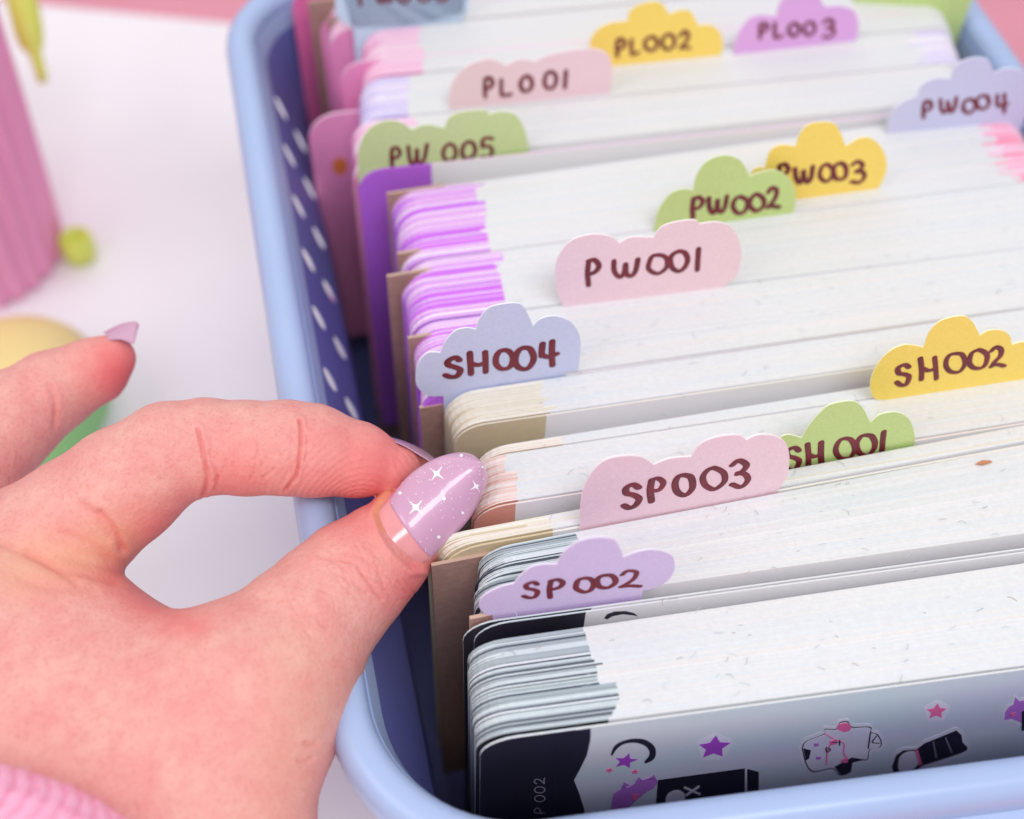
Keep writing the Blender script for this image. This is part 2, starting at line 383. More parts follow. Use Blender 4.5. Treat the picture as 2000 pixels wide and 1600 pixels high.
fs_o, fs_A, fs_d = sheet('holographic front sheet with black end, moon, stars and little cartoon stickers', (938, 1450), (2000, 1308), TOP, HOLO, BLACKP, PAPER, GRY4, 1.62)
sheet('black ended sheet visible below the lavender tab, left one of the pair', (904, 1222), (2000, 1073), TOP, FACE, BLACKP, PAPER2, GRY2, 2.3, th=.03)
s2_o, s2_A, s2_d = sheet('black ended sheet with a dark crescent below the lavender tab', (926, 1225), (2000, 1080), TOP, FACE, BLACKP, PAPER, GRY2, 2.0, th=.03)
sheet('beige sheet held by the thumb with a tall rounded corner', (832, 1062), (2000, 858), TOP + .02, FACE, TAN, TANE, TAN, 1.9, th=.035, r=.85)
sheet('shorter beige sheet with a rounded corner just in front of the held sheet', (862, 1080), (2000, 872), TOP - .05, FACE, TAN, TANE2, TAN, 2.1, th=.04, r=.75)
sheet('front sheet with salmon end right beside the thumbnail', (925, 997), (2000, 828), TOP, FACE, SAL, SALE2, SALE, .8, th=.03)
sheet('front sheet with beige end and grey shaded face, below the light blue tab', (886, 838), (2000, 677), TOP, FACE, TAN, TANE2, TANE, 1.85, th=.03)
sheet('purple ended sheet standing in front of the leftmost green tab', (697, 337), (2000, 198), TOP, FACE, PURP, LIL2, PURP, 1.7, th=.05, r=.6)
sheet('purple ended sheet at the front of the purple cornered stack behind the light blue tab', (815, 776), (1990, 606), TOP - .1, FACE, PURP, LIL4, LIL1, 1.9, th=.03, r=.7)
# pink sheets on the far left
sheet('tall hot pink sheet at the far back left', (566, -20), (1985, -120), TOP, PNK, pmat('deep_pink_print', (240, 120, 178)), PNKE, PNK, 2.5, th=.03)
sheet('second pink sheet at the back left behind the pale blue tab', (622, 30), (1985, -80), TOP, PNK, PNK, PNKE, PNK, 2.5, th=.03)
sheet('pink edged sheet with rounded corner in front of the pale blue tab', (662, 125), (2000, 5), TOP, FACE, PNK, PNKE, PNKE, 1.3, th=.05)
pk, pA, pd = sheet('dusky pink sheet with an orange dot standing low at the left of the stacks', (597, 228), (2000, 90), TOP - .9, PNK, pmat('dusky_pink_print', (246, 154, 200)), PNKE, PNKE, 3.0, th=.06, r=.8, H=8.6, W=8)
dot_n = np.array((pd[1], -pd[0], 0.0))
plate([onplane(664 + 15 * math.cos(a), 325 + 17 * math.sin(a), pA + dot_n * .01, dot_n) for a in np.linspace(0, 2 * math.pi, 17)[:-1]], dot_n, .008, pmat('orange_sticker', (232, 130, 70)), 'orange_dot', pk)

def kraft(label, FLp, w, z, H=10.9, th=.07):
    A = at(*FLp, z); dx = nrm(at(2000, 0, z) - at(1000, 130, z)); dn = np.array((-dx[1], dx[0], 0.0))
    P = [(0, -H), (.0, 0), (w, 0.02), (w, -H)]
    o = plate([A + dx * s + np.array((0, 0, zz)) for s, zz in P], -dn, th, [KRAFT, KRAFT2], 'backing_card', fm=(0, 0, 1))
    tag(o, label, 'card', 'brown kraft backing cards'); return o
kraft('widest brown backing card, beside the dark cornered stack below the thumb', (843, 1106), 1.3, TOP - .35)
kraft('small rosy brown card edge beside the black ended sheets', (918, 1210), 1.3, TOP - .02)
kraft('brown backing card directly left of the light blue tab', (820, 798), 1.3, TOP - .45)
kraft('narrow brown card between the purple corner and the light blue tab', (797, 662), 1.3, TOP - .05)
kraft('broad brown backing card left of the purple corners', (756, 541), 1.3, TOP - .05)
kraft('short brown card peeking out behind the broad brown card', (776, 497), 1.3, TOP - .03)
kraft('thin brown card behind the purple corners, near the leftmost green tab', (756, 380), 1.3, TOP)
kraft('narrow brown card behind the purple ended sheet', (690, 372), 1.3, TOP - 1.0)
kraft('brown card under the pale blue tab at the top', (660, 62), 1.3, TOP - .2)
kraft('far brown card between the two pink sheets at the back', (602, 5), 1.3, TOP)
kraft('blurred brown card in front of the far pink sheets', (640, 40), 1.3, TOP - .1)

# ------------------------------------------------------------------ stickers and print on the front sheet
def decal(pts, A, d, off, m, parent, name='sticker', th=.004, smooth=False):
    n = np.array((d[1], -d[0], 0.0)); p0 = A + n * off
    if smooth: pts = catmull(list(pts) + [pts[0]], 5)[:-1]
    return plate([onplane(x, y, p0, n) for x, y in pts], n, th, m, name, parent)
DPUR = pmat('sticker_purple', (176, 78, 200)); DPIN = pmat('sticker_pink', (250, 116, 170)); DLIL = pmat('sticker_lilac', (196, 122, 216)); DWHT = pmat('sticker_white', (228, 224, 236)); DGRY = pmat('sheet_grey_print', (150, 146, 160))
def star(cx, cy, R, rot=0, sq=.62, inner=.45):
    P = []
    for k in range(10):
        a = rot + math.pi * k / 5; rr = R if k % 2 == 0 else R * inner
        P.append((cx + rr * math.sin(a), cy - rr * math.cos(a) * sq - rr * math.sin(a) * .13))
    return P
D = lambda pts, off, m, s=False: decal(pts, fs_A, fs_d, off, m, fs_o, smooth=s)
def border(pts, g=5):
    c = np.mean(np.array(pts, float), 0); out = []
    N = len(pts)
    ar = sum(pts[i][0] * pts[(i + 1) % N][1] - pts[(i + 1) % N][0] * pts[i][1] for i in range(N))
    for i in range(N):
        a, b_ = np.array(pts[i - 1], float), np.array(pts[(i + 1) % N], float); t = b_ - a; t /= np.linalg.norm(t) + 1e-9
        nn_ = np.array((t[1], -t[0])) * (1 if ar > 0 else -1); out.append(tuple(np.array(pts[i]) + nn_ * g))
    decal(out, fs_A, fs_d, .003, SBOR, fs_o, 'sticker_border', th=.002, smooth=True)
SBOR = pmat('sticker_cut_border', (240, 236, 246), rough=.35)
# wavy edge of the black band
decal([(1146, 1424), (1154, 1423), (1153, 1446), (1146, 1476), (1132, 1504), (1121, 1524), (1131, 1549), (1141, 1580), (1146, 1620), (1080, 1620), (1080, 1434)], fs_A, fs_d, .005, BLACKP, fs_o, 'black_print')
cres = [(1193, 1474), (1200, 1458), (1216, 1448), (1240, 1443), (1262, 1446), (1278, 1458), (1281, 1472), (1276, 1484), (1262, 1491), (1259, 1488), (1267, 1478), (1268, 1467), (1258, 1456), (1238, 1451), (1218, 1454), (1204, 1464), (1196, 1476)]
D(cres, .006, BLACKP, True)
D(star(1222, 1487, 24, .3), .006, DPUR); D(star(1190, 1505, 9, .5), .006, DPIN); D(star(1240, 1508, 9, .1), .006, DPIN)
D(star(1395, 1460, 33, .1, .7, .5), .006, DPUR); D(star(1829, 1390, 21, .1, .75, .5), .006, DPIN)
# black box with a purple haired figure
D([(1285, 1524), (1455, 1501), (1482, 1508), (1482, 1560), (1280, 1590)], .006, BLACKP)
D([(1455, 1503), (1459, 1502), (1459, 1560), (1455, 1560)], .011, DWHT)
D([(1195, 1570), (1200, 1550), (1213, 1542), (1216, 1534), (1226, 1538), (1250, 1526), (1272, 1520), (1284, 1526), (1276, 1540), (1262, 1548), (1240, 1566), (1215, 1590), (1196, 1590)], .012, DLIL, True)
for q_ in ([(1216, 1540), (1219, 1528), (1230, 1534)], [(1262, 1524), (1278, 1514), (1282, 1524)], [(1240, 1530), (1248, 1518), (1256, 1526)]): D(q_, .012, DLIL)
D([(1236, 1552), (1248, 1552), (1244, 1562), (1234, 1562)], .018, DPIN)
D([(1300, 1560), (1306, 1550), (1322, 1544), (1334, 1548), (1338, 1558), (1330, 1572), (1304, 1576)], .012, DWHT, True)
for a, c_ in (((1336, 1538), (1368, 1552)), ((1340, 1554), (1366, 1536))):
    dxx, dyy = c_[0] - a[0], c_[1] - a[1]; L = math.hypot(dxx, dyy); nx, ny = -dyy / L * 1.8, dxx / L * 1.8
    D([(a[0] + nx, a[1] + ny), (c_[0] + nx, c_[1] + ny), (c_[0] - nx, c_[1] - ny), (a[0] - nx, a[1] - ny)], .012 if a[1] < 1545 else .018, DWHT)
border(star(1395, 1460, 30, .1, .7, .8), 7); border(star(1829, 1390, 20, .1, .75, .8), 7)
# white hooded figure lying sideways
body = [(1568, 1462), (1574, 1450), (1598, 1440), (1612, 1434), (1612, 1426), (1634, 1426), (1640, 1414), (1656, 1412), (1664, 1422), (1698, 1422), (1700, 1432), (1712, 1436), (1720, 1450), (1716, 1460), (1698, 1464), (1692, 1484), (1668, 1482), (1660, 1506), (1640, 1512), (1626, 1500), (1590, 1506), (1576, 1492)]
border(body, 8)
D([(x + (x - 1640) * .03, y + (y - 1462) * .055) for x, y in body], .006, BLACKP, True)
D(body, .011, DWHT, True)
D([(1569, 1462), (1584, 1466), (1580, 1482), (1574, 1486)], .016, BLACKP)
D([(1630, 1498), (1664, 1480), (1690, 1484), (1664, 1490), (1662, 1508), (1642, 1514)], .016, BLACKP)
D([(1634, 1424), (1640, 1415), (1656, 1413), (1662, 1424), (1650, 1430)], .016, DPIN, True)
D([(1620, 1448), (1636, 1444), (1634, 1454), (1622, 1456)], .016, DPIN); D([(1644, 1484), (1656, 1480), (1656, 1490), (1644, 1490)], .022, DPIN)
D([(1590, 1452), (1600, 1452), (1598, 1458), (1590, 1458)], .016, DLIL); D([(1594, 1478), (1604, 1478), (1602, 1484), (1594, 1484)], .016, DLIL)
mb = MB()
def stroke_px(mb, pts, A, d, off, w, h=.006, smooth=True):
    n = np.array((d[1], -d[0], 0.0)); p0 = A + n * off
    P = catmull(pts, 5) if smooth else pts
    sweep(mb, [onplane(x, y, p0, n) for x, y in P], w, h, n, 6)
for st in ([(1612, 1434), (1630, 1444), (1648, 1452), (1648, 1470), (1656, 1484)], [(1624, 1448), (1616, 1470), (1614, 1494)]): stroke_px(mb, st, fs_A, fs_d, .016, .012)
mb.build('pink_outline', DPIN, fs_o)
mb = MB()
for st in ([(1614, 1460), (1622, 1464), (1616, 1470), (1613, 1462)], [(1626, 1450), (1642, 1450)], [(1640, 1446), (1640, 1456)], [(1700, 1432), (1696, 1462)], [(1712, 1438), (1704, 1450), (1718, 1452)]): stroke_px(mb, st, fs_A, fs_d, .018, .012)
mb.build('black_outline', BLACKP, fs_o)
# black cloak figure
cloak = [(1742, 1498), (1750, 1476), (1764, 1466), (1790, 1464), (1806, 1452), (1836, 1440), (1868, 1427), (1878, 1436), (1880, 1450), (1890, 1460), (1888, 1466), (1876, 1472), (1840, 1484), (1802, 1496), (1780, 1512), (1746, 1512)]
border(cloak, 6)
D(cloak, .006, BLACKP)
D([(1754, 1498), (1757, 1480), (1770, 1470), (1788, 1469), (1794, 1480), (1792, 1494), (1776, 1508), (1758, 1508)], .011, DWHT, True)
D([(1788, 1467), (1793, 1465), (1801, 1492), (1796, 1496)], .017, DPIN)
D([(1846, 1442), (1848, 1441), (1860, 1470), (1858, 1471)], .011, DGRY); D([(1822, 1450), (1824, 1449), (1830, 1480), (1828, 1481)], .011, DGRY)
# purple figure at the right frame edge
fig = [(1962, 1407), (1963, 1392), (1970, 1382), (1980, 1376), (1983, 1362), (1991, 1370), (2010, 1366), (2036, 1370), (2036, 1412), (1996, 1412), (1976, 1404)]
border(fig, 6)
D(fig, .006, DLIL)
D([(1974, 1394), (1984, 1392), (1984, 1398), (1976, 1400)], .012, DPIN)
D([(1996, 1390), (2020, 1382), (2030, 1420), (1996, 1428)], .012, BLACKP)
# crescent on the sheet below the lavender tab
decal([(1180, 1208), (1186, 1200), (1200, 1195), (1222, 1194), (1238, 1198), (1246, 1204), (1236, 1202), (1216, 1200), (1196, 1204), (1186, 1210)], s2_A, s2_d, .006, BLACKP, s2_o)

# ------------------------------------------------------------------ hand lettering
GL = {
 'S': [[(.88, .86), (.6, 1), (.2, .88), (.22, .62), (.6, .52), (.9, .36), (.72, .04), (.35, .0), (.05, .14)]],
 'P': [[(.18, 0), (.14, .5), (.2, .96)], [(.2, .94), (.6, 1), (.92, .76), (.7, .5), (.24, .44)]],
 'H': [[(.1, 1), (.14, .5), (.16, 0)], [(.16, .5), (.5, .42), (.86, .46)], [(.86, 1), (.88, .5), (.92, 0)]],
 'L': [[(.12, 1), (.12, .5), (.16, .05)], [(.16, .05), (.5, .02), (.9, .1)]],
 'W': [[(.02, .95), (.08, .35), (.25, .03), (.42, .2), (.48, .72)], [(.48, .72), (.55, .2), (.72, .03), (.9, .3), (.98, .98)]],
 '0': [[(.5 + .46 * math.cos(a), .5 + .48 * math.sin(a)) for a in [math.pi / 2 + k * math.pi / 5 for k in range(11)]]],
 '1': [[(.6, 1), (.5, .5), (.4, 0)]],
 '2': [[(.1, .78), (.38, 1), (.78, .86), (.7, .52), (.35, .24), (.08, .06)], [(.08, .06), (.5, .1), (.96, .04)]],
 '3': [[(.08, .86), (.45, 1), (.84, .82), (.66, .58), (.4, .52)], [(.4, .52), (.8, .46), (.92, .22), (.55, .0), (.05, .1)]],
 '4': [[(.2, .96), (.12, .62), (.16, .42)], [(.16, .42), (.5, .36), (.98, .44)], [(.74, 1), (.7, .5), (.74, 0)]],
 '5': [[(.9, .95), (.5, 1), (.15, .92), (.15, .6)], [(.15, .6), (.6, .62), (.85, .35), (.6, .04), (.1, .08)]],
 '6': [[(.8, .95), (.3, .7), (.1, .3), (.4, .0), (.85, .2), (.6, .48), (.15, .35)]],
}
def letters(text, spec, A, d, off, wcm, parent, m=INK, slope=-.13, name='lettering'):
    n = np.array((d[1], -d[0], 0.0)); p0 = A + n * off; mb = MB(); j = 0
    for ch, (cx, cy, ww, hh) in zip(text, spec):
        for st in GL[ch]:
            pts = []
            jit = [(random.uniform(-.03, .03), random.uniform(-.03, .03)) for _ in st]
            if ch == '0': jit[-1] = jit[0]
            for (x, y), (ja, jb) in zip(st, jit):
                X = cx + (x + ja - .5) * ww; Y = cy - (y + jb - .5) * hh + (X - cx) * slope * .6
                pts.append((X, Y))
            P = catmull(pts, 6)
            j += 1
            sweep(mb, [onplane(x, y, p0 + n * (j % 3) * .0015, n) for x, y in P], 1.2 * wcm * random.uniform(.92, 1.08), .007, n, 8)
    return mb.build(name, m, parent, smooth=True)

def tab(label, segs, base, colr, text=None, spec=None, wcm=.05, z=None, stem=None, name='divider_tab', lay=.0):
    """segs: cloud outline pieces (px); base: two px points where the tab meets the sheets' tops."""
    zz = TOP if z is None else z
    A, B = at(*base[0], zz), at(*base[1], zz); d = nrm(B - A); n = np.array((d[1], -d[0], 0.0))
    pts = []
    for s in segs: P = catmull(s, 5); pts += P[:-1]
    pts.append(np.array(segs[-1][-1], float))
    pts3 = [onplane(p[0], p[1], A, n) for p in pts]
    # body hidden between the sheets
    l, r = (np.array(pts3[0]), np.array(pts3[-1])) if stem is None else (onplane(stem[0], base[0][1], A, n), onplane(stem[1], base[1][1], A, n))
    zb = TOP - 4.5
    if stem is not None: pts3 += [r, np.array((r[0], r[1], zb)), np.array((l[0], l[1], zb)), l]
    else: pts3 += [np.array((r[0], r[1], zb)), np.array((l[0], l[1], zb))]
    m = mat('tab_' + '_'.join(map(str, colr)), colr, .75, noise=.04, nscale=1500, bump=.25, bscale=2500, spec=.2)
    me = mat('tab_edge_' + '_'.join(map(str, colr)), tuple(min(250, int(c + (255 - c) * .55)) for c in colr), .8)
    o = plate(pts3, n, .03, [m, me], name, fm=(0, 0, 1)); tag(o, label, 'divider tab', 'cloud shaped divider tabs')
    if text: letters(text, spec, A, d, .004, wcm, o)
    return o
T_BLUE = (208, 216, 243); T_PINK = (246, 216, 225); T_GRN = (202, 223, 148); T_YEL = (255, 224, 116); T_LAV = (218, 200, 236); T_VIO = (230, 178, 236); T_LBL = (206, 225, 245)
tab('light blue cloud tab marked SH004, left of centre', [[(866, 774), (835, 773), (815, 755), (812, 737), (817, 710), (835, 690), (860, 689)], [(860, 689), (872, 665), (889, 647), (910, 641), (930, 644)],
    [(930, 644), (937, 623), (955, 602), (985, 594), (1015, 594), (1030, 612), (1041, 638)], [(1041, 638), (1057, 623), (1084, 618), (1114, 629), (1132, 656), (1133, 689), (1129, 725)]],
    [(865, 766), (1132, 726)], T_BLUE, 'SH004', [(885, 718, 34, 38), (933, 709, 38, 40), (985, 703, 36, 40), (1024, 700, 38, 44), (1071, 691, 35, 46)], .055, stem=(866, 1105))
tab('pink cloud tab marked SP003 beside the green SH001 tab', [[(1133, 1029), (1135, 980), (1147, 938), (1177, 902), (1216, 891), (1252, 893), (1277, 908)], [(1277, 908), (1308, 896), (1350, 892)],
    [(1350, 892), (1368, 868), (1400, 854), (1440, 850), (1458, 860)], [(1458, 860), (1480, 850), (1512, 852), (1536, 868), (1542, 900), (1536, 932), (1522, 954)]],
    [(1133, 1032), (1522, 958)], T_PINK, 'SP003', [(1234, 969, 34, 44), (1282, 957, 32, 44), (1336, 948, 38, 42), (1394, 935, 46, 42), (1445, 926, 36, 50)], .055)
tab('green cloud tab marked SH001, partly behind the pink SP003 tab', [[(1520, 918), (1518, 870), (1528, 853), (1544, 850), (1566, 856)], [(1566, 856), (1580, 832), (1604, 804), (1624, 790), (1664, 784), (1684, 796), (1700, 826)],
    [(1700, 826), (1720, 810), (1752, 806), (1776, 820), (1786, 848), (1786, 868)]],
    [(1520, 911), (1786, 864)], T_GRN, 'SH001', [(1548, 896, 32, 42), (1591, 888, 34, 46), (1651, 876, 40, 42), (1691, 870, 38, 42), (1724, 865, 18, 42)], .05)
tab('yellow cloud tab marked SH002 at the right edge of the picture', [[(1738, 782), (1708, 778), (1700, 750), (1712, 716), (1736, 688), (1768, 674), (1804, 679)], [(1804, 679), (1816, 648), (1840, 626), (1880, 618), (1900, 630), (1914, 656)],
    [(1914, 656), (1932, 646), (1956, 646), (1972, 656), (1976, 674)], [(1976, 674), (2000, 668), (2030, 672), (2050, 690), (2055, 710), (2050, 733)]],
    [(1738, 781), (2050, 734)], T_YEL, 'SH002', [(1764, 733, 30, 38), (1813, 720, 36, 42), (1866, 709, 42, 40), (1911, 702, 38, 38), (1948, 697, 28, 40)], .048)
tab('lavender cloud tab marked SP002, lowest of all the tabs', [[(952, 1203), (936, 1186), (944, 1165), (974, 1148), (1004, 1140)], [(1004, 1140), (1026, 1116), (1050, 1104), (1088, 1102)],
    [(1088, 1102), (1102, 1078), (1130, 1058), (1166, 1050), (1198, 1054), (1212, 1074), (1217, 1089)], [(1217, 1089), (1246, 1078), (1278, 1074), (1310, 1084), (1318, 1104), (1310, 1128), (1286, 1146), (1255, 1154)]],
    [(950, 1202), (1255, 1162)], T_LAV, 'SP002', [(1038, 1153, 32, 30), (1086, 1149, 34, 34), (1142, 1143, 38, 28), (1184, 1136, 38, 27), (1231, 1131, 42, 33)], .045, stem=(962, 1255))
tab('large pink cloud tab marked PW001 in the middle', [[(1100, 598), (1086, 560), (1086, 520), (1096, 492), (1120, 468), (1160, 458), (1195, 464), (1210, 476)], [(1210, 476), (1232, 464), (1276, 464)],
    [(1276, 464), (1292, 444), (1320, 434), (1356, 430), (1366, 438)], [(1366, 438), (1400, 434), (1428, 444), (1444, 472), (1448, 500), (1440, 536), (1416, 560)]],
    [(1100, 601), (1416, 562)], T_PINK, 'PW001', [(1158, 532, 28, 48), (1222, 524, 50, 34), (1285, 516, 40, 38), (1326, 510, 38, 40), (1363, 506, 13, 42)], .05)
tab('green cloud tab marked PW002 in front of a yellow tab', [[(1278, 446), (1286, 412), (1308, 380), (1332, 370), (1354, 372)], [(1354, 372), (1360, 344), (1380, 316), (1412, 304), (1440, 310), (1454, 324), (1464, 345)],
    [(1464, 345), (1488, 336), (1516, 334), (1540, 348), (1554, 376), (1550, 414)]],
    [(1278, 452), (1550, 415)], T_GRN, 'PW002', [(1362, 406, 26, 40), (1402, 400, 36, 34), (1446, 401, 30, 34), (1478, 396, 30, 34), (1510, 387, 24, 40)], .05)
tab('yellow cloud tab marked PW003 behind the green PW002 tab', [[(1440, 400), (1466, 340), (1480, 328), (1494, 328)], [(1494, 328), (1504, 296), (1524, 284), (1554, 286)],
    [(1554, 286), (1564, 260), (1584, 242), (1624, 240), (1640, 256), (1652, 286)], [(1652, 286), (1680, 270), (1704, 272), (1724, 292), (1732, 320), (1728, 344), (1716, 368)]],
    [(1440, 406), (1716, 369)], T_YEL, 'PW003', [(1530, 340, 24, 36), (1570, 342, 36, 32), (1614, 338, 28, 34), (1641, 335, 28, 34), (1676, 336, 28, 42)], .048)
tab('pale periwinkle cloud tab marked PW004 at the upper right', [[(1732, 262), (1738, 224), (1764, 200), (1792, 188)], [(1792, 188), (1800, 168), (1824, 154), (1856, 154)],
    [(1856, 154), (1868, 128), (1896, 114), (1928, 116), (1942, 142)], [(1942, 142), (1968, 134), (1996, 138), (2010, 160), (2012, 190), (2000, 236)]],
    [(1732, 262), (2000, 236)], (208, 209, 240), 'PW004', [(1811, 214, 20, 32), (1852, 206, 32, 28), (1893, 207, 26, 28), (1919, 200, 26, 28), (1956, 202, 24, 36)], .042)
tab('pink cloud tab marked PL001 at the upper left of centre', [[(876, 214), (880, 172), (900, 140), (928, 122), (960, 116), (988, 128)], [(988, 128), (1016, 116), (1044, 120)],
    [(1044, 120), (1072, 108), (1120, 98), (1160, 96), (1188, 108), (1196, 140), (1192, 178)]],
    [(876, 214), (1192, 182)], (245, 214, 224), 'PL001', [(954, 171, 20, 38), (988, 172, 24, 32), (1028, 164, 24, 32), (1075, 157, 25, 34), (1104, 156, 12, 32)], .045)
tab('yellow cloud tab marked PL002 at the top centre', [[(1160, 132), (1152, 85), (1168, 58), (1195, 45), (1225, 42)], [(1225, 42), (1232, 20), (1260, 6), (1290, 6), (1308, 28)],
    [(1308, 28), (1330, 20), (1350, 24), (1364, 50)], [(1364, 50), (1390, 50), (1408, 66), (1412, 90), (1408, 108)]],
    [(1160, 134), (1408, 108)], T_YEL, 'PL002', [(1212, 94, 20, 34), (1240, 92, 18, 30), (1272, 86, 26, 28), (1305, 82, 26, 30), (1338, 79, 22, 34)], .042)
tab('violet cloud tab marked PL003 at the top right of centre', [[(1432, 108), (1440, 70), (1460, 40), (1480, 30), (1516, 32)], [(1516, 32), (1524, 5), (1550, -15), (1590, -15), (1612, 14)],
    [(1612, 14), (1640, 12), (1668, 22), (1677, 50), (1672, 82)]],
    [(1432, 107), (1672, 80)], T_VIO, 'PL003', [(1491, 61, 19, 30), (1520, 60, 18, 28), (1551, 58, 22, 26), (1581, 56, 22, 26), (1619, 56, 26, 34)], .042)
tab('green cloud tab marked PW005 at the far left, half sunk behind a purple sheet', [[(700, 350), (700, 296), (712, 264), (732, 244), (760, 236), (784, 240), (804, 254)], [(804, 254), (832, 244), (868, 250)],
    [(868, 250), (880, 228), (908, 218), (948, 216), (954, 224)], [(954, 224), (980, 218), (1008, 226), (1024, 252), (1032, 282), (1032, 300)]],
    [(700, 331), (1032, 292)], (206, 224, 162), 'PW005', [(772, 308, 20, 40), (815, 302, 38, 40), (878, 298, 28, 34), (915, 294, 28, 34), (952, 290, 26, 40)], .042)
tab('pale blue tab cut by the top of the picture at the left', [[(655, -60), (655, 20), (662, 38), (682, 50), (710, 55)], [(710, 55), (820, 46), (915, 24)], [(915, 24), (918, -20), (915, -60)]],
    [(690, 62), (915, 36)], T_LBL, 'PW006', [(712, -14, 26, 44), (752, -14, 36, 40), (790, -14, 28, 38), (828, -14, 28, 38), (864, -16, 28, 38)], .042, stem=(690, 905))
tab('green tab at the top right beside the bin rim', [[(1668, 4), (1672, -20), (1700, -50), (1800, -60), (1890, -40), (1905, -16), (1893, 14)]], [(1668, 6), (1893, 16)], T_GRN)

# vertical grey product code on the black end of the front sheet
n = np.array((fs_d[1], -fs_d[0], 0.0)); mbt = MB()
for ch, cx, cy in (('P', 1054, 1584), ('0', 1054, 1560), ('0', 1054, 1543), ('2', 1054, 1526)):
    for st in GL[ch]:
        pts = [(cx + (-(y - .5)) * 21, cy - (x - .5) * 13) for x, y in st]
        stroke_px(mbt, pts, fs_A, fs_d, .012, .013, .004)
mbt.build('printed_code', DGRY, fs_o)

# ------------------------------------------------------------------ lint and paper fibres on the top edges
mb = MB()
for k in range(270):
    x = random.uniform(960, 1990); y = random.uniform(430, 1400); p = at(x, y, TOP + .045)
    if 1180 > x and y < 560 or y > 1385 - .134 * (x - 1300): continue
    a = random.uniform(-.5, .5) if random.random() < .6 else random.uniform(0, 6.3); L = random.uniform(.04, .2); cur = random.uniform(-4, 4)
    P = []
    for i in range(5): P.append(p + np.array((0, 0, .012 * math.sin(i)))); p = p + np.array((math.cos(a), math.sin(a), 0)) * L / 4; a += cur * L / 4 * 3
    sweep(mb, P, random.uniform(.0025, .005), .003, np.array((0, 0, 1.0)), 4, random.choice((0, 0, 2, 2, 2, 1)))
tag(mb.build('paper_lint', [mat('lint_grey', (150, 156, 168), .9), mat('lint_brown', (178, 150, 136), .9), mat('lint_blue', (190, 202, 214), .9)]), kind='stuff')
fl = plate([at(x, y, TOP + .06) for x, y in ((1906, 906), (1918, 899), (1934, 899), (1938, 902), (1922, 907))], (0, 0, 1), .03, mat('brown_flake', (196, 136, 100), .8), 'paper_flake')
tag(fl, 'tiny orange brown paper flake lying on the white sheet edges', 'paper flake')

# ------------------------------------------------------------------ blurred things on the table
def revolve(prof, c, seg, name, m, parent=None, ribs=0, ribd=0, smooth=True):
    mb = MB(); vs = []
    for r, z in prof:
        for e in range(seg):
            a = 2 * math.pi * e / seg; rr = r * (1 + ribd * math.cos(ribs * a)) if ribs else r
            vs.append((c[0] + rr * math.cos(a), c[1] + rr * math.sin(a), c[2] + z))
    fs = [[i * seg + e, i * seg + (e + 1) % seg, (i + 1) * seg + (e + 1) % seg, (i + 1) * seg + e] for i in range(len(prof) - 1) for e in range(seg)]
    fs.append(list(range(seg)))
    mb.add(vs, fs); return mb.build(name, m, parent, smooth)
bc = at(-36, 500, 0)
cup = thing('ribbed_cup', 'tall pink ribbed cup with lime drips at the left edge', 'cup')
CUPM = mat('pink_glossy_plastic', (252, 162, 202), .35)
revolve([(2.2, 0), (2.62, .12), (2.7, .5), (2.85, 3), (3.0, 6), (3.15, 9.5), (3.2, 10), (3.05, 10.1), (2.95, 9.6), (2.8, 5), (2.5, .6), (.01, .5)], bc, 120, 'body', CUPM, cup, ribs=26, ribd=.045)
LIME = mat('lime_slime', (222, 230, 104), .35)
mb = MB(); 
def tube(mb, P, R, seg=10, mi=0):
    P = [np.array(p, float) for p in P]; N = len(P); vs = []
    up = np.array((0.3, 1, .2))
    for i in range(N):
        t = nrm(P[min(i + 1, N - 1)] - P[max(i - 1, 0)]); s = nrm(np.cross(up, t)); q = np.cross(t, s)
        for e in range(seg): a = 2 * math.pi * e / seg; vs.append(P[i] + (s * math.cos(a) + q * math.sin(a)) * R[i])
    fs = [[i * seg + e, i * seg + (e + 1) % seg, (i + 1) * seg + (e + 1) % seg, (i + 1) * seg + e] for i in range(N - 1) for e in range(seg)] + [list(range(seg)), [(N - 1) * seg + e for e in range(seg)][::-1]]
    mb.add(vs, fs, mi)
dd = topdepth(60, 100, 6)
tube(mb, [atdepth(x, y, dd) for x, y in ((30, -60), (38, -20), (47, 20), (55, 58), (61, 84), (69, 106), (78, 136), (84, 160))], [.5, .5, .48, .46, .4, .2, .19, .15], 14)
mb.build('lime_drip', LIME, cup, smooth=True)
bl = at(152, 482, .55)
o = revolve([(.42, -.5), (.52, -.42), (.56, 0), (.54, .4), (.46, .5), (.34, .46), (.3, .1), (.01, 0)], bl, 24, 'lime_cap', LIME); tag(o, 'small hollow lime green cap beside the pink ribbed cup', 'cap')
dc = at(75, 850, 0)
ball = thing('round_squishy', 'blurred round pastel toy, yellow on top and green below, behind the fingers', 'toy')
SQ = mat('pastel_green_foam', (158, 224, 140), .5); SY = mat('pastel_yellow_foam', (244, 220, 150), .5)
revolve([(2.6 * math.cos(a), 2.0 + 2.0 * math.sin(a)) for a in np.linspace(-1.35, .35, 9)], dc, 48, 'lower_half', SQ, ball)
revolve([(2.6 * math.cos(a), 2.0 + 2.0 * math.sin(a)) for a in np.linspace(.35, 1.56, 8)], dc, 48, 'upper_half', SY, ball)
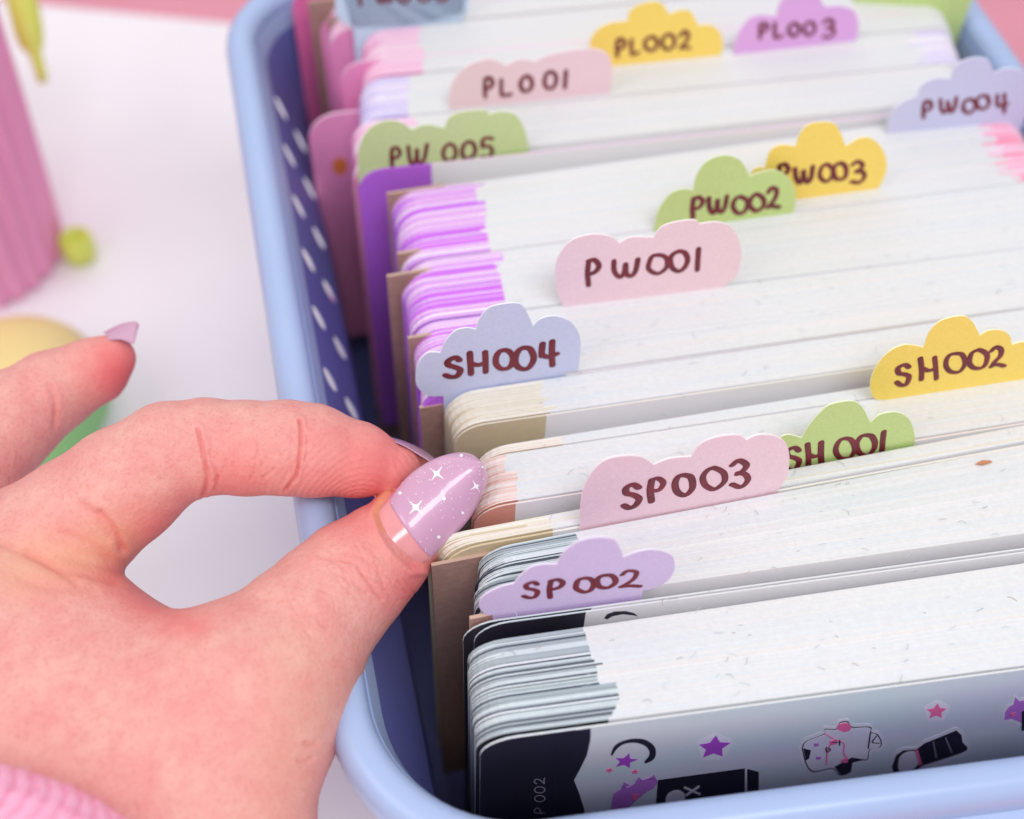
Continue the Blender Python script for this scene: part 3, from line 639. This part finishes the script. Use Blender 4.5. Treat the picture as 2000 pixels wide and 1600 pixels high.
#HAND
# ------------------------------------------------------------------ the hand: one continuous skin from blended tapered limbs
person = thing('person', 'hand with long pink star nails and fluffy pink sleeve, pinching the beige sheet', 'person')
def J(px, py, dep, rpx): return atdepth(px, py, dep), rpx * dep / F
INDEX = [J(796, 905, 24.35, 26), J(768, 916, 24.3, 50), J(700, 898, 24.2, 72), J(610, 880, 24.0, 90), J(560, 874, 23.9, 91), J(480, 874, 23.8, 90), J(400, 872, 23.75, 93), J(330, 886, 23.75, 100), J(240, 950, 23.9, 116), J(150, 1020, 24.0, 126), J(30, 1110, 24.1, 150)]
THUMB = [J(862, 968, 24.35, 50), J(795, 1036, 24.12, 82), J(742, 1085, 23.85, 98), J(690, 1128, 23.6, 113), J(640, 1178, 23.3, 122), J(580, 1240, 22.9, 134), J(490, 1345, 22.5, 165)]
PALM = [J(490, 1345, 22.5, 160), J(340, 1402, 22.6, 180), J(120, 1305, 23.1, 194), J(-60, 1250, 23.6, 225)]
HEEL = [J(478, 1380, 22.4, 163), J(448, 1490, 22.1, 172), J(436, 1660, 21.6, 182)]
P2 = [J(300, 1480, 22.4, 200), J(250, 1680, 21.8, 260)]
P3 = [J(120, 1420, 22.8, 230), J(60, 1650, 22.0, 300)]
P4 = [J(-60, 1250, 23.6, 225), J(-120, 1500, 22.8, 300)]
K1 = [J(30, 1110, 24.1, 150), J(120, 1290, 23.2, 185)]
MID = [J(218, 700, 26.6, 46), J(188, 722, 26.6, 64), J(100, 766, 26.4, 80), J(20, 822, 26.1, 96), J(-60, 900, 25.7, 112), J(-130, 1020, 25.0, 130)]
RING = [J(-60, 915, 26.6, 84), J(-120, 1060, 25.6, 120)]
def limb(X, chain, k=.12):
    out = None
    for (a, ra), (b, rb) in zip(chain[:-1], chain[1:]):
        ba = b - a; h = np.clip(((X - a) @ ba) / ba.dot(ba), 0, 1)
        d = np.sqrt(((X - a - h[..., None] * ba) ** 2).sum(-1)) - (ra + (rb - ra) * h)
        out = d if out is None else smin(out, d, k)
    return out
def smin(a, b, k):
    h = np.maximum(k - np.abs(a - b), 0) / k
    return np.minimum(a, b) - h * h * k / 4
def sdf(X):
    X = X.astype(np.float64)
    palm = limb(X, PALM, .3)
    for c in (HEEL, P2, P3, P4): palm = smin(palm, limb(X, c, .2), .9)
    palm = smin(palm, limb(X, K1), .25)
    idx = limb(X, INDEX)
    body = smin(palm, idx, .2)
    th = limb(X, THUMB)
    px, py_, _d = proj(X)
    k = np.clip(np.maximum((560 - px) / 220, (py_ - 1130) / 140), 0.03, 1) * .9
    body = smin(body, th, k)
    mid = smin(limb(X, MID), limb(X, RING), .08)
    return smin(body, mid, .12)
pts = np.array([j[0] for c in (INDEX, THUMB, PALM, HEEL, P2, P3, P4, MID) for j in c]); rr = np.array([j[1] for c in (INDEX, THUMB, PALM, HEEL, P2, P3, P4, MID) for j in c])
lo = (pts - rr[:, None]).min(0) - .3; hi = (pts + rr[:, None]).max(0) + .3
RS = .078
n3 = np.ceil((hi - lo) / RS).astype(int)
G = np.empty(n3, np.float32)
ys = lo[1] + RS * np.arange(n3[1]); zs_ = lo[2] + RS * np.arange(n3[2])
for i in range(0, n3[0], 16):
    xs = lo[0] + RS * np.arange(i, min(i + 16, n3[0]))
    X = np.stack(np.meshgrid(xs, ys, zs_, indexing='ij'), -1); G[i:i + 16] = sdf(X)
S_ = G < 0
c = sum(S_[a:n3[0] - 1 + a, b_:n3[1] - 1 + b_, d_:n3[2] - 1 + d_].astype(int) for a in (0, 1) for b_ in (0, 1) for d_ in (0, 1))
act = (c > 0) & (c < 8)
ijk = np.argwhere(act); vid = -np.ones(act.shape, int); vid[act] = np.arange(len(ijk))
acc = np.zeros((len(ijk), 3)); cnt = np.zeros(len(ijk))
corners = [(a, b_, d_) for a in (0, 1) for b_ in (0, 1) for d_ in (0, 1)]
for ca in corners:
    for ax in range(3):
        if ca[ax]: continue
        cb = list(ca); cb[ax] = 1
        ga = G[ijk[:, 0] + ca[0], ijk[:, 1] + ca[1], ijk[:, 2] + ca[2]]; gb = G[ijk[:, 0] + cb[0], ijk[:, 1] + cb[1], ijk[:, 2] + cb[2]]
        m_ = (ga < 0) != (gb < 0); t = np.where(m_, ga / np.where(m_, ga - gb, 1), 0)
        p = np.array(ca, float)[None, :].repeat(len(ijk), 0); p[:, ax] += t
        acc[m_] += p[m_]; cnt[m_] += 1
V = lo + RS * (ijk + acc / cnt[:, None])
faces = []
for ax in range(3):
    u_, v_ = [(1, 2), (2, 0), (0, 1)][ax]
    sl0 = [slice(1, n3[k] - 1) for k in range(3)]; sl0[ax] = slice(0, n3[ax] - 1)
    sl1 = list(sl0); sl1[ax] = slice(1, n3[ax])
    A_ = S_[tuple(sl0)]; B_ = S_[tuple(sl1)]
    E = np.argwhere(A_ != B_); off = np.array([1, 1, 1]); off[ax] = 0; Eg = E + off
    du = np.zeros(3, int); du[u_] = 1; dv = np.zeros(3, int); dv[v_] = 1
    q = [Eg - du - dv, Eg - dv, Eg, Eg - du]
    ids = np.stack([vid[tuple(x.T)] for x in q], 1)
    fl_ = A_[tuple(E.T)]
    ids[~fl_] = ids[~fl_][:, ::-1]
    faces.append(ids)
faces = np.concatenate(faces)
def grad(X, e=.02):
    g = np.stack([sdf(X + np.eye(3)[i] * e) - sdf(X - np.eye(3)[i] * e) for i in range(3)], 1)
    return g / (np.linalg.norm(g, axis=1, keepdims=True) + 1e-9)
for _ in range(2): V = V - grad(V) * sdf(V)[:, None] * .8
hand = mesh_obj('hand', V, faces, [], None, person, True, False)
bm = bmesh.new(); bm.from_mesh(hand.data)
bmesh.ops.recalc_face_normals(bm, faces=bm.faces)
bmesh.ops.subdivide_edges(bm, edges=bm.edges, cuts=1, use_grid_fill=True, smooth=0)
bmesh.ops.smooth_vert(bm, verts=bm.verts, factor=.5, use_axis_x=True, use_axis_y=True, use_axis_z=True)
fe = [e for e in bm.edges if (lambda q: 360 < q[0] < 870 and 770 < q[1] < 1250 and q[2] < 25)(proj(np.array(e.verts[0].co) / U))]
bmesh.ops.subdivide_edges(bm, edges=fe, cuts=1, use_grid_fill=True)
bm.to_mesh(hand.data); bm.free()
me = hand.data; NV = len(me.vertices)
co = np.empty(NV * 3, np.float32); me.vertices.foreach_get('co', co); V = co.reshape(-1, 3).astype(float) / U
V = V - grad(V) * sdf(V)[:, None]
Nn = grad(V)
PX, PY, DP = proj(V)
toward = -((V - CAM) / np.linalg.norm(V - CAM, axis=1, keepdims=True) * Nn).sum(1)
front = toward > -.1
region_mid = DP > 25.15
def polydist(P):
    P = [np.array(p, float) for p in P]; best = np.full(NV, 1e9); side = np.zeros(NV)
    for a, b in zip(P[:-1], P[1:]):
        ba = b - a; X = np.stack([PX, PY], 1); h = np.clip(((X - a) @ ba) / ba.dot(ba), 0, 1)
        d = np.hypot(*(X - a - h[:, None] * ba).T); best = np.minimum(best, d)
    return best
disp = np.zeros(NV); red = np.zeros(NV)
CR = [  # polyline, width px, depth cm, middle finger?
 ([(585, 822), (588, 850), (585, 890), (580, 925), (566, 946), (558, 956)], 5, .075, 0),
 ([(586, 822), (600, 860), (596, 900)], 5, .02, 0),
 ([(386, 838), (392, 862), (398, 890), (404, 925), (402, 950), (396, 966)], 6, .07, 0),
 ([(410, 880), (414, 905), (424, 930), (420, 955)], 5, .035, 0),
 ([(508, 868), (504, 885), (496, 896)], 6, .02, 0), ([(440, 900), (432, 925), (416, 940)], 5, .02, 0),
 ([(196, 1002), (212, 1020), (228, 1042), (238, 1072)], 8, .09, 0), ([(160, 985), (190, 1010), (214, 1046)], 9, .05, 0),
 ([(60, 1080), (120, 1110), (170, 1122), (222, 1136)], 12, .05, 0), ([(40, 1130), (110, 1150), (180, 1150)], 12, .03, 0),
 ([(0, 1060), (90, 1100), (150, 1140)], 10, .04, 0), ([(120, 1040), (170, 1060), (210, 1090)], 10, .03, 0),
 ([(620, 1085), (650, 1092), (690, 1100), (720, 1118)], 7, .022, 0), ([(700, 1110), (722, 1140), (744, 1170)], 6, .03, 0), ([(660, 1080), (700, 1085), (740, 1120), (752, 1150)], 7, .02, 0),
 ([(640, 1120), (680, 1130), (716, 1160)], 7, .016, 0), ([(610, 1480), (596, 1488), (582, 1486)], 6, .05, 0), ([(616, 1452), (606, 1456), (596, 1452)], 7, .05, 0),
 ([(95, 752), (106, 775), (108, 805), (106, 836)], 6, .07, 1), ([(12, 890), (8, 920), (20, 944)], 7, .06, 1),
]
rc = random.Random(11)
def finelines(cx, cy, w_, h_, n_, ang, ln):
    for _ in range(n_):
        x, y = cx + rc.uniform(-w_, w_), cy + rc.uniform(-h_, h_); a = ang + rc.gauss(0, .28); l = ln * rc.uniform(.4, 1)
        m_ = (x + rc.uniform(-3, 3), y + rc.uniform(-3, 3))
        CR.append(([(x - math.cos(a) * l, y - math.sin(a) * l), m_, (x + math.cos(a) * l, y + math.sin(a) * l)], rc.uniform(3.2, 5), rc.uniform(.008, .018), 0))
finelines(405, 900, 22, 45, 12, 1.4, 22); finelines(582, 890, 18, 45, 9, 1.5, 20); finelines(500, 900, 60, 40, 8, 1.5, 14)
finelines(690, 1120, 60, 45, 16, .75, 26); finelines(800, 1150, 20, 40, 6, .6, 18); finelines(600, 1230, 60, 60, 8, .8, 20)
for P, wd, dp, mid_ in CR:
    P = catmull(P, 5); wd = wd * .62 if P[0][0] > 380 else wd * .8; dp = dp * (.6 if mid_ else .95)
    d = polydist(P); msk = front & (region_mid if mid_ else ~region_mid)
    g = np.exp(-(d / wd) ** 2) * msk; disp -= g * dp * .68; disp += np.exp(-((d - wd * 2.4) / (wd * 1.5)) ** 2) * msk * dp * .22
    red += np.exp(-(d / (wd * 1.2)) ** 2) * msk * min(1, dp * 7)
def blob(cx, cy, r, amp, mid_=0):
    global disp
    disp += np.exp(-(((PX - cx) ** 2 + (PY - cy) ** 2) / r ** 2)) * amp * (front & (region_mid if mid_ else ~region_mid))
blob(490, 915, 60, .06); blob(690, 915, 55, .05); blob(300, 930, 70, .05); blob(640, 1180, 60, .03)
disp -= np.exp(-(polydist([(752, 1012), (776, 1050), (812, 1094)]) / 22) ** 2) * front * .10
# nail fold: a shallow rim of skin round the base of the thumb nail
foldp = [(758, 962), (738, 984), (726, 1004), (738, 1046), (764, 1086), (800, 1118), (826, 1116)]
d = polydist(foldp); disp += np.exp(-((d) / 9) ** 2) * front * .07
V = V + Nn * disp[:, None]
me.vertices.foreach_set('co', (V * U).astype(np.float32).ravel()); me.update()
# skin colour that belongs to the hand itself: redder fingertips, creases and knuckles
def sm(x): return np.clip(x, 0, 1)
tips = np.exp(-(((PX - 740) ** 2 + (PY - 930) ** 2) / 130 ** 2)) * .72 + np.exp(-(((PX - 480) ** 2 + (PY - 935) ** 2) / 85 ** 2)) * .45 + np.exp(-(((PX - 240) ** 2 + (PY - 730) ** 2) / 85 ** 2)) * .9 * region_mid
tips += np.exp(-(((PX - 820) ** 2 + (PY - 1150) ** 2) / 80 ** 2)) * .7 + np.exp(-(((PX - 310) ** 2 + (PY - 1040) ** 2) / 60 ** 2)) * .5 + np.exp(-((polydist([(225, 1130), (300, 1190), (380, 1225)])) / 40) ** 2) * .4
redv = sm(tips + red * .55)
yel = sm(np.exp(-(polydist([(40, 1110), (150, 1090), (230, 1060)]) / 60) ** 2) + .35 * np.exp(-(polydist([(600, 1300), (560, 1560)]) / 90) ** 2))
cuti = np.exp(-(polydist([(764, 958), (744, 982), (733, 1004), (746, 1034)]) / 5) ** 2) * front * (DP < 24.6)
att = me.color_attributes.new('tone', 'FLOAT_COLOR', 'POINT')
att.data.foreach_set('color', np.stack([redv, yel, sm(cuti), sm((limb(V, THUMB) - limb(V, INDEX)) * 4) * (PX > 400)], 1).astype(np.float32).ravel())
sk = bpy.data.materials.new('skin'); sk.use_nodes = True; nt = sk.node_tree; b = nt.nodes['Principled BSDF']; L = nt.links.new
at_ = nt.nodes.new('ShaderNodeAttribute'); at_.attribute_name = 'tone'; sp = nt.nodes.new('ShaderNodeSeparateColor'); L(at_.outputs['Color'], sp.inputs[0])
tc = nt.nodes.new('ShaderNodeTexCoord')
def mixc(f, a, b_):
    m = nt.nodes.new('ShaderNodeMix'); m.data_type = 'RGBA'
    if isinstance(f, float): m.inputs[0].default_value = f
    else: L(f, m.inputs[0])
    for s, x in ((6, a), (7, b_)):
        if isinstance(x, tuple): m.inputs[s].default_value = (*lin(x), 1)
        else: L(x, m.inputs[s])
    return m.outputs[2]
def noise(scale, det=4, rough=.55, lo_=.35, hi_=.65):
    n = nt.nodes.new('ShaderNodeTexNoise'); n.inputs['Scale'].default_value = scale; n.inputs['Detail'].default_value = det; n.inputs['Roughness'].default_value = rough
    L(tc.outputs['Object'], n.inputs['Vector']); r = nt.nodes.new('ShaderNodeMapRange'); r.inputs['From Min'].default_value = lo_; r.inputs['From Max'].default_value = hi_
    L(n.outputs['Fac'], r.inputs['Value']); return r.outputs[0], n.outputs['Fac']
c1 = mixc(noise(110)[0], (233, 178, 166), (231, 160, 154))
c1 = mixc(noise(420, 5)[0], c1, mixc(.22, c1, (214, 110, 112))) ; c1 = mixc(noise(1500, 3, .6, .5, .72)[0], c1, mixc(.3, c1, (196, 100, 96)))
ym = nt.nodes.new('ShaderNodeMath'); ym.operation = 'MULTIPLY'; L(sp.outputs[1], ym.inputs[0]); ym.inputs[1].default_value = .6
c2 = mixc(ym.outputs[0], c1, (232, 176, 140))
c3 = mixc(sp.outputs[0], c2, (232, 108, 110))
c4 = mixc(sp.outputs[2], c3, (226, 150, 112))
L(c4, b.inputs['Base Color'])
b.inputs['Roughness'].default_value = .55; b.inputs['Specular IOR Level'].default_value = .35
b.inputs['Subsurface Weight'].default_value = .25; b.inputs['Subsurface Scale'].default_value = .002; b.inputs['Subsurface Radius'].default_value = (1, .35, .2)
# finger print whorl: rings round a centre on the index pad, distorted; plus fine skin grain
cen = atdepth(700, 968, 23.9) * U
vm = nt.nodes.new('ShaderNodeVectorMath'); vm.operation = 'SUBTRACT'; L(tc.outputs['Object'], vm.inputs[0]); vm.inputs[1].default_value = tuple(cen)
wv = nt.nodes.new('ShaderNodeTexWave'); wv.wave_type = 'RINGS'; wv.rings_direction = 'SPHERICAL'; wv.inputs['Scale'].default_value = 560 / 6.28 * 3.1; wv.inputs['Distortion'].default_value = 3.0; wv.inputs['Detail'].default_value = 1; wv.inputs['Detail Scale'].default_value = .35
L(vm.outputs[0], wv.inputs['Vector'])
ln = nt.nodes.new('ShaderNodeVectorMath'); ln.operation = 'LENGTH'; L(vm.outputs[0], ln.inputs[0])
fo = nt.nodes.new('ShaderNodeMapRange'); fo.inputs['From Min'].default_value = .013; fo.inputs['From Max'].default_value = .024; fo.inputs['To Min'].default_value = .34; fo.inputs['To Max'].default_value = 0; L(ln.outputs['Value'], fo.inputs['Value'])
mu = nt.nodes.new('ShaderNodeMath'); mu.operation = 'MULTIPLY'; L(wv.outputs['Fac'], mu.inputs[0]); mk = nt.nodes.new('ShaderNodeMath'); mk.operation = 'MULTIPLY'; L(fo.outputs[0], mk.inputs[0]); L(at_.outputs['Alpha'], mk.inputs[1]); L(mk.outputs[0], mu.inputs[1])
ad = nt.nodes.new('ShaderNodeMath'); ad.operation = 'ADD'; L(mu.outputs[0], ad.inputs[0])
vo = nt.nodes.new('ShaderNodeTexVoronoi'); vo.inputs['Scale'].default_value = 1300; L(tc.outputs['Object'], vo.inputs['Vector'])
mm = nt.nodes.new('ShaderNodeMath'); mm.operation = 'MULTIPLY'; L(vo.outputs['Distance'], mm.inputs[0]); mm.inputs[1].default_value = .35
nn = noise(260, 6)[1]; a2 = nt.nodes.new('ShaderNodeMath'); a2.operation = 'ADD'; L(mm.outputs[0], a2.inputs[0]); L(nn, a2.inputs[1]); 
v2 = nt.nodes.new('ShaderNodeTexVoronoi'); v2.feature = 'DISTANCE_TO_EDGE'; v2.inputs['Scale'].default_value = 620; L(tc.outputs['Object'], v2.inputs['Vector'])
v3 = nt.nodes.new('ShaderNodeMath'); v3.operation = 'MINIMUM'; L(v2.outputs['Distance'], v3.inputs[0]); v3.inputs[1].default_value = .12
v4 = nt.nodes.new('ShaderNodeMath'); v4.operation = 'MULTIPLY_ADD'; L(v3.outputs[0], v4.inputs[0]); v4.inputs[1].default_value = .9; L(a2.outputs[0], v4.inputs[2]); L(v4.outputs[0], ad.inputs[1])
bp = nt.nodes.new('ShaderNodeBump'); bp.inputs['Strength'].default_value = .6; bp.inputs['Distance'].default_value = .00028; L(ad.outputs[0], bp.inputs['Height']); L(bp.outputs[0], b.inputs['Normal'])
me.materials.append(sk)

# ---- nails
def arclen(P, n):
    P = np.array(P, float); s = np.r_[0, np.cumsum(np.hypot(*np.diff(P, axis=0).T))]; s /= s[-1]
    return np.stack([np.interp(np.linspace(0, 1, n), s, P[:, k]) for k in (0, 1)], 1)
def nailsurf(Lp, Rp, depf, n=40, m=16, sub=(0, 1)):
    Lp = arclen(catmull(Lp, 8), n); Rp = arclen(catmull(Rp, 8), n); rows = []
    for i in range(n):
        s = i / (n - 1)
        if not (sub[0] - 1e-6 <= s <= sub[1] + 1e-6): continue
        row = []
        for j in range(m + 1):
            t = -1 + 2 * j / m; q = Lp[i] * (1 - t) / 2 + Rp[i] * (1 + t) / 2 + np.array((-.745, .667)) * 9 * (1 - t * t) * max(0, 1 - 2 * s) ** 2
            row.append(atdepth(q[0], q[1], depf(s, t)))
        rows.append(row)
    return rows
def slab(rows, th, name, m, parent, bulge=.0):
    n = len(rows); k = len(rows[0]); top = [p for r in rows for p in r]; mb = MB()
    bot = [p + nrm(p - CAM) * th for p in top]
    N = n * k; fs = []
    for i in range(n - 1):
        for j in range(k - 1):
            a = i * k + j; fs.append([a, a + 1, a + k + 1, a + k]); fs.append([N + a + k, N + a + k + 1, N + a + 1, N + a])
    for i in range(n - 1): fs.append([i * k, (i + 1) * k, N + (i + 1) * k, N + i * k]); fs.append([i * k + k - 1, N + i * k + k - 1, N + (i + 1) * k + k - 1, (i + 1) * k + k - 1])
    for j in range(k - 1): fs.append([j, N + j, N + j + 1, j + 1]); fs.append([(n - 1) * k + j, (n - 1) * k + j + 1, N + (n - 1) * k + j + 1, N + (n - 1) * k + j])
    mb.add(top + bot, fs); o = mb.build(name, m, parent, smooth=True)
    bm = bmesh.new(); bm.from_mesh(o.data); bmesh.ops.remove_doubles(bm, verts=bm.verts, dist=2e-6); bmesh.ops.recalc_face_normals(bm, faces=bm.faces); bm.to_mesh(o.data); bm.free()
    return o
gel = bpy.data.materials.new('lilac_glitter_gel'); gel.use_nodes = True; nt = gel.node_tree; b = nt.nodes['Principled BSDF']; L = nt.links.new
tc = nt.nodes.new('ShaderNodeTexCoord'); vo = nt.nodes.new('ShaderNodeTexVoronoi'); vo.inputs['Scale'].default_value = 1400; L(tc.outputs['Object'], vo.inputs['Vector'])
cr = nt.nodes.new('ShaderNodeValToRGB'); cr.color_ramp.elements[0].position = .10; cr.color_ramp.elements[0].color = (1, 1, 1, 1); cr.color_ramp.elements[1].position = .2; cr.color_ramp.elements[1].color = (0, 0, 0, 1); L(vo.outputs['Distance'], cr.inputs[0])
gt = nt.nodes.new('ShaderNodeMath'); gt.operation = 'GREATER_THAN'; gt.inputs[1].default_value = .72; s2 = nt.nodes.new('ShaderNodeSeparateColor'); L(vo.outputs['Color'], s2.inputs[0]); L(s2.outputs[0], gt.inputs[0])
mu = nt.nodes.new('ShaderNodeMath'); mu.operation = 'MULTIPLY'; L(cr.outputs[0], mu.inputs[0]); L(gt.outputs[0], mu.inputs[1])
nz = nt.nodes.new('ShaderNodeTexNoise'); nz.inputs['Scale'].default_value = 130; L(tc.outputs['Object'], nz.inputs['Vector'])
m1 = nt.nodes.new('ShaderNodeMix'); m1.data_type = 'RGBA'; L(nz.outputs['Fac'], m1.inputs[0]); m1.inputs[6].default_value = (*lin((214, 160, 190)), 1); m1.inputs[7].default_value = (*lin((204, 162, 192)), 1)
m2 = nt.nodes.new('ShaderNodeMix'); m2.data_type = 'RGBA'; L(mu.outputs[0], m2.inputs[0]); L(m1.outputs[2], m2.inputs[6]); m2.inputs[7].default_value = (*lin((250, 232, 250)), 1)
L(m2.outputs[2], b.inputs['Base Color']); b.inputs['Roughness'].default_value = .3; b.inputs['Coat Weight'].default_value = .7; b.inputs['Coat Roughness'].default_value = .05; b.inputs['Subsurface Weight'].default_value = .15; b.inputs['Subsurface Scale'].default_value = .001
NAT = mat('natural_nail', (230, 152, 154), .18, coat=.8, spec=.5, noise=.06, nscale=250)
WST = mat('white_nail_art', (248, 246, 250), .35)
NL = [(735, 1004), (744, 990), (762, 972), (792, 935), (820, 912), (856, 893), (894, 884), (922, 887), (941, 901)]
NR_ = [(811, 1111), (826, 1102), (840, 1093), (855, 1076), (890, 1044), (920, 1009), (943, 965), (953, 930), (941, 901)]
def dth(s, t): return 23.07 + .44 * min(s, .5) / .5 * .6 + .18 * s + (.34 - .08 * s) * t * t - .05 * math.sin(math.pi * s) + .12 * max(0, s - .8) / .2
nail = slab(nailsurf(NL, NR_, lambda s, t: dth(s, t) + .035, 46, 20, (0, .22)), .25, 'thumb_nail', NAT, person)
def dgel(s, t):
    e = min(1, (s - .125) / .04) if s < .165 else 1
    return dth(s, t) + .03 - .03 * e + .03 * t ** 8
gl = slab(nailsurf(NL, NR_, dgel, 60, 24, (.125, 1)), .06, 'gel_polish', gel, nail)
from mathutils.bvhtree import BVHTree
bv = BVHTree.FromPolygons([v.co for v in gl.data.vertices], [tuple(p.vertices) for p in gl.data.polygons])
def onnail(px, py, lift=.006):
    d = camdir(px, py); hit = bv.ray_cast(Vector(CAM * U), Vector(nrm(d)))
    if hit[0] is None: return None
    return np.array(hit[0]) / U - nrm(d) * lift
def nailstar(cx, cy, R, rot, k=4, inner=.2):
    P = []; N = k * 2
    for i in range(N):
        a = rot + math.pi * i / k; r_ = R if i % 2 == 0 else R * inner
        P.append((cx + r_ * math.cos(a), cy + r_ * math.sin(a)))
    v = [onnail(cx, cy)] + [onnail(*p) for p in P]
    if any(x is None for x in v): return
    mb = MB(); mb.add(v, [[0, 1 + i, 1 + (i + 1) % N] for i in range(N)]); mb.build('painted_star', WST, nail)
def naildot(cx, cy, R):
    v = [onnail(cx, cy)] + [onnail(cx + R * math.cos(a), cy + R * .9 * math.sin(a)) for a in np.linspace(0, 2 * math.pi, 11)[:-1]]
    if any(x is None for x in v): return
    mb = MB(); mb.add(v, [[0, 1 + i, 1 + (i + 1) % 10] for i in range(10)]); mb.build('painted_dot', WST, nail)
nailstar(853, 925, 19, .66); naildot(853, 925, 5.5); nailstar(812, 991, 20, .76); naildot(812, 991, 6.5); nailstar(930, 950, 15, 1.05); naildot(930, 950, 4.5)
for x, y, r_ in ((901, 889.5, 3.6), (943, 912, 3), (781, 963, 3.6), (867, 974, 4), (904, 1002, 3), (857, 1049, 3.6)): naildot(x, y, r_)
rs = random.Random(3)
for k in range(46):
    s = rs.uniform(.2, .95); t = rs.uniform(-.8, .8); a = arclen(NL, 50)[int(s * 49)]; c_ = arclen(NR_, 50)[int(s * 49)]; q = a * (1 - t) / 2 + c_ * (1 + t) / 2
    v = onnail(*q)
    if v is not None:
        v = [onnail(q[0] + 1.0 * math.cos(z_), q[1] + 1.0 * math.sin(z_)) for z_ in (0, 1.57, 3.14, 4.71)]
        if not any(x is None for x in v):
            if k == 0: mbg = MB()
            mbg.add(v, [[0, 1, 2, 3]])
tag(mbg.build('glitter', WST, nail), kind='stuff')
gel2 = mat('dusty_mauve_gel', (206, 158, 186), .25, coat=.4)
# index nail seen almost edge-on, curved over the far side of the fingertip
def strip_nail(near, far, dn, df, name):
    nr_, fr_ = arclen(catmull(near, 6), 16), arclen(catmull(far, 6), 16); rows = []
    for i in range(16):
        row = []
        for j in range(9):
            t = j / 8; q = nr_[i] * (1 - t) + fr_[i] * t; q = q + np.array((.1, -1)) * math.sin(math.pi * t) * 4 * (1 - (i / 15) ** 2 * .6)
            row.append(atdepth(q[0], q[1], dn + (df - dn) * t))
        rows.append(row)
    return slab(rows, .04, name, gel2, person)
strip_nail([(766, 862), (790, 872), (812, 885), (832, 897), (848, 908)], [(752, 852), (790, 862), (822, 876), (846, 892), (856, 902)], 24.1, 25.0, 'fingernail')
UND = mat('nail_underside_shade', (176, 110, 92), .5)  # brown shadow under the index nail tip, put in as a coloured plate
o = plate([atdepth(x, y, dd_) for x, y, dd_ in ((795, 874, 24.28), (815, 886, 24.3), (846, 907, 24.32), (832, 912, 24.34), (806, 916, 24.36), (796, 900, 24.3))], nrm(CAM - atdepth(820, 895, 24.3)), .05, UND, 'nail_underside_shade', person)
strip_nail([(212, 664), (236, 664), (254, 670), (262, 672)], [(200, 650), (235, 633), (262, 628), (272, 634)], 26.25, 26.7, 'fingernail')

# ---- fluffy sleeve cuff
slv = bpy.data.materials.new('pink_yarn'); slv.use_nodes = True; nt = slv.node_tree; b = nt.nodes['Principled BSDF']
b.inputs['Base Color'].default_value = (*lin((226, 92, 146)), 1); b.inputs['Roughness'].default_value = .9; b.inputs['Sheen Weight'].default_value = .5
YW = mat('pale_pink_yarn', (250, 180, 208), .9)
mb = MB()
pathp = [(-180, 1490), (-60, 1520), (40, 1548), (120, 1580), (190, 1625), (260, 1690)]
pc = [atdepth(x, y + 58, 18.7 + i * .02) for i, (x, y) in enumerate(catmull(pathp, 8))]
tube(mb, pc, [.50] * len(pc), 16)
cuff = mb.build('sleeve', slv, person, smooth=True)
mb = MB(); R_ = random.Random(5)
for k in range(3200):
    i = R_.uniform(0, len(pc) - 1.01); a = pc[int(i)] * (1 - i % 1) + pc[int(i) + 1] * (i % 1)
    v = nrm([R_.gauss(0, 1) for _ in range(3)]); 
    if np.dot(v, CAM - a) < -.2: v = -v
    p = a + v * .46; q = p + v * R_.uniform(.12, .34) + np.array([R_.gauss(0, .09) for _ in range(3)]); mid_ = (p + q) / 2 + np.array([R_.gauss(0, .05) for _ in range(3)])
    s_ = nrm(np.cross(v, [R_.gauss(0, 1) for _ in range(3)])) * .012
    mb.add([p - s_, p + s_, mid_ + s_, mid_ - s_, q], [[0, 1, 2, 3], [3, 2, 4]], R_.randrange(2))
tag(mb.build('yarn_fuzz', [slv, YW], cuff), kind='stuff')
# knitted ribs of the cuff
mb = MB()
for k in range(int(len(pc) / 2.6) + 1):
    i = k * 2.6
    if i >= len(pc) - 1: break
    a = pc[int(i)] * (1 - i % 1) + pc[int(i) + 1] * (i % 1); tn = nrm(pc[int(i) + 1] - pc[int(i)]); s1 = nrm(np.cross(tn, CAM - a)); s2 = np.cross(tn, s1)
    tube(mb, [a + (s1 * math.cos(t) + s2 * math.sin(t)) * .56 + tn * .12 * math.sin(2 * t) for t in np.linspace(0, 6.28, 14)], [.17] * 14, 8)
mb.build('knit_rib', YW, cuff, smooth=True)
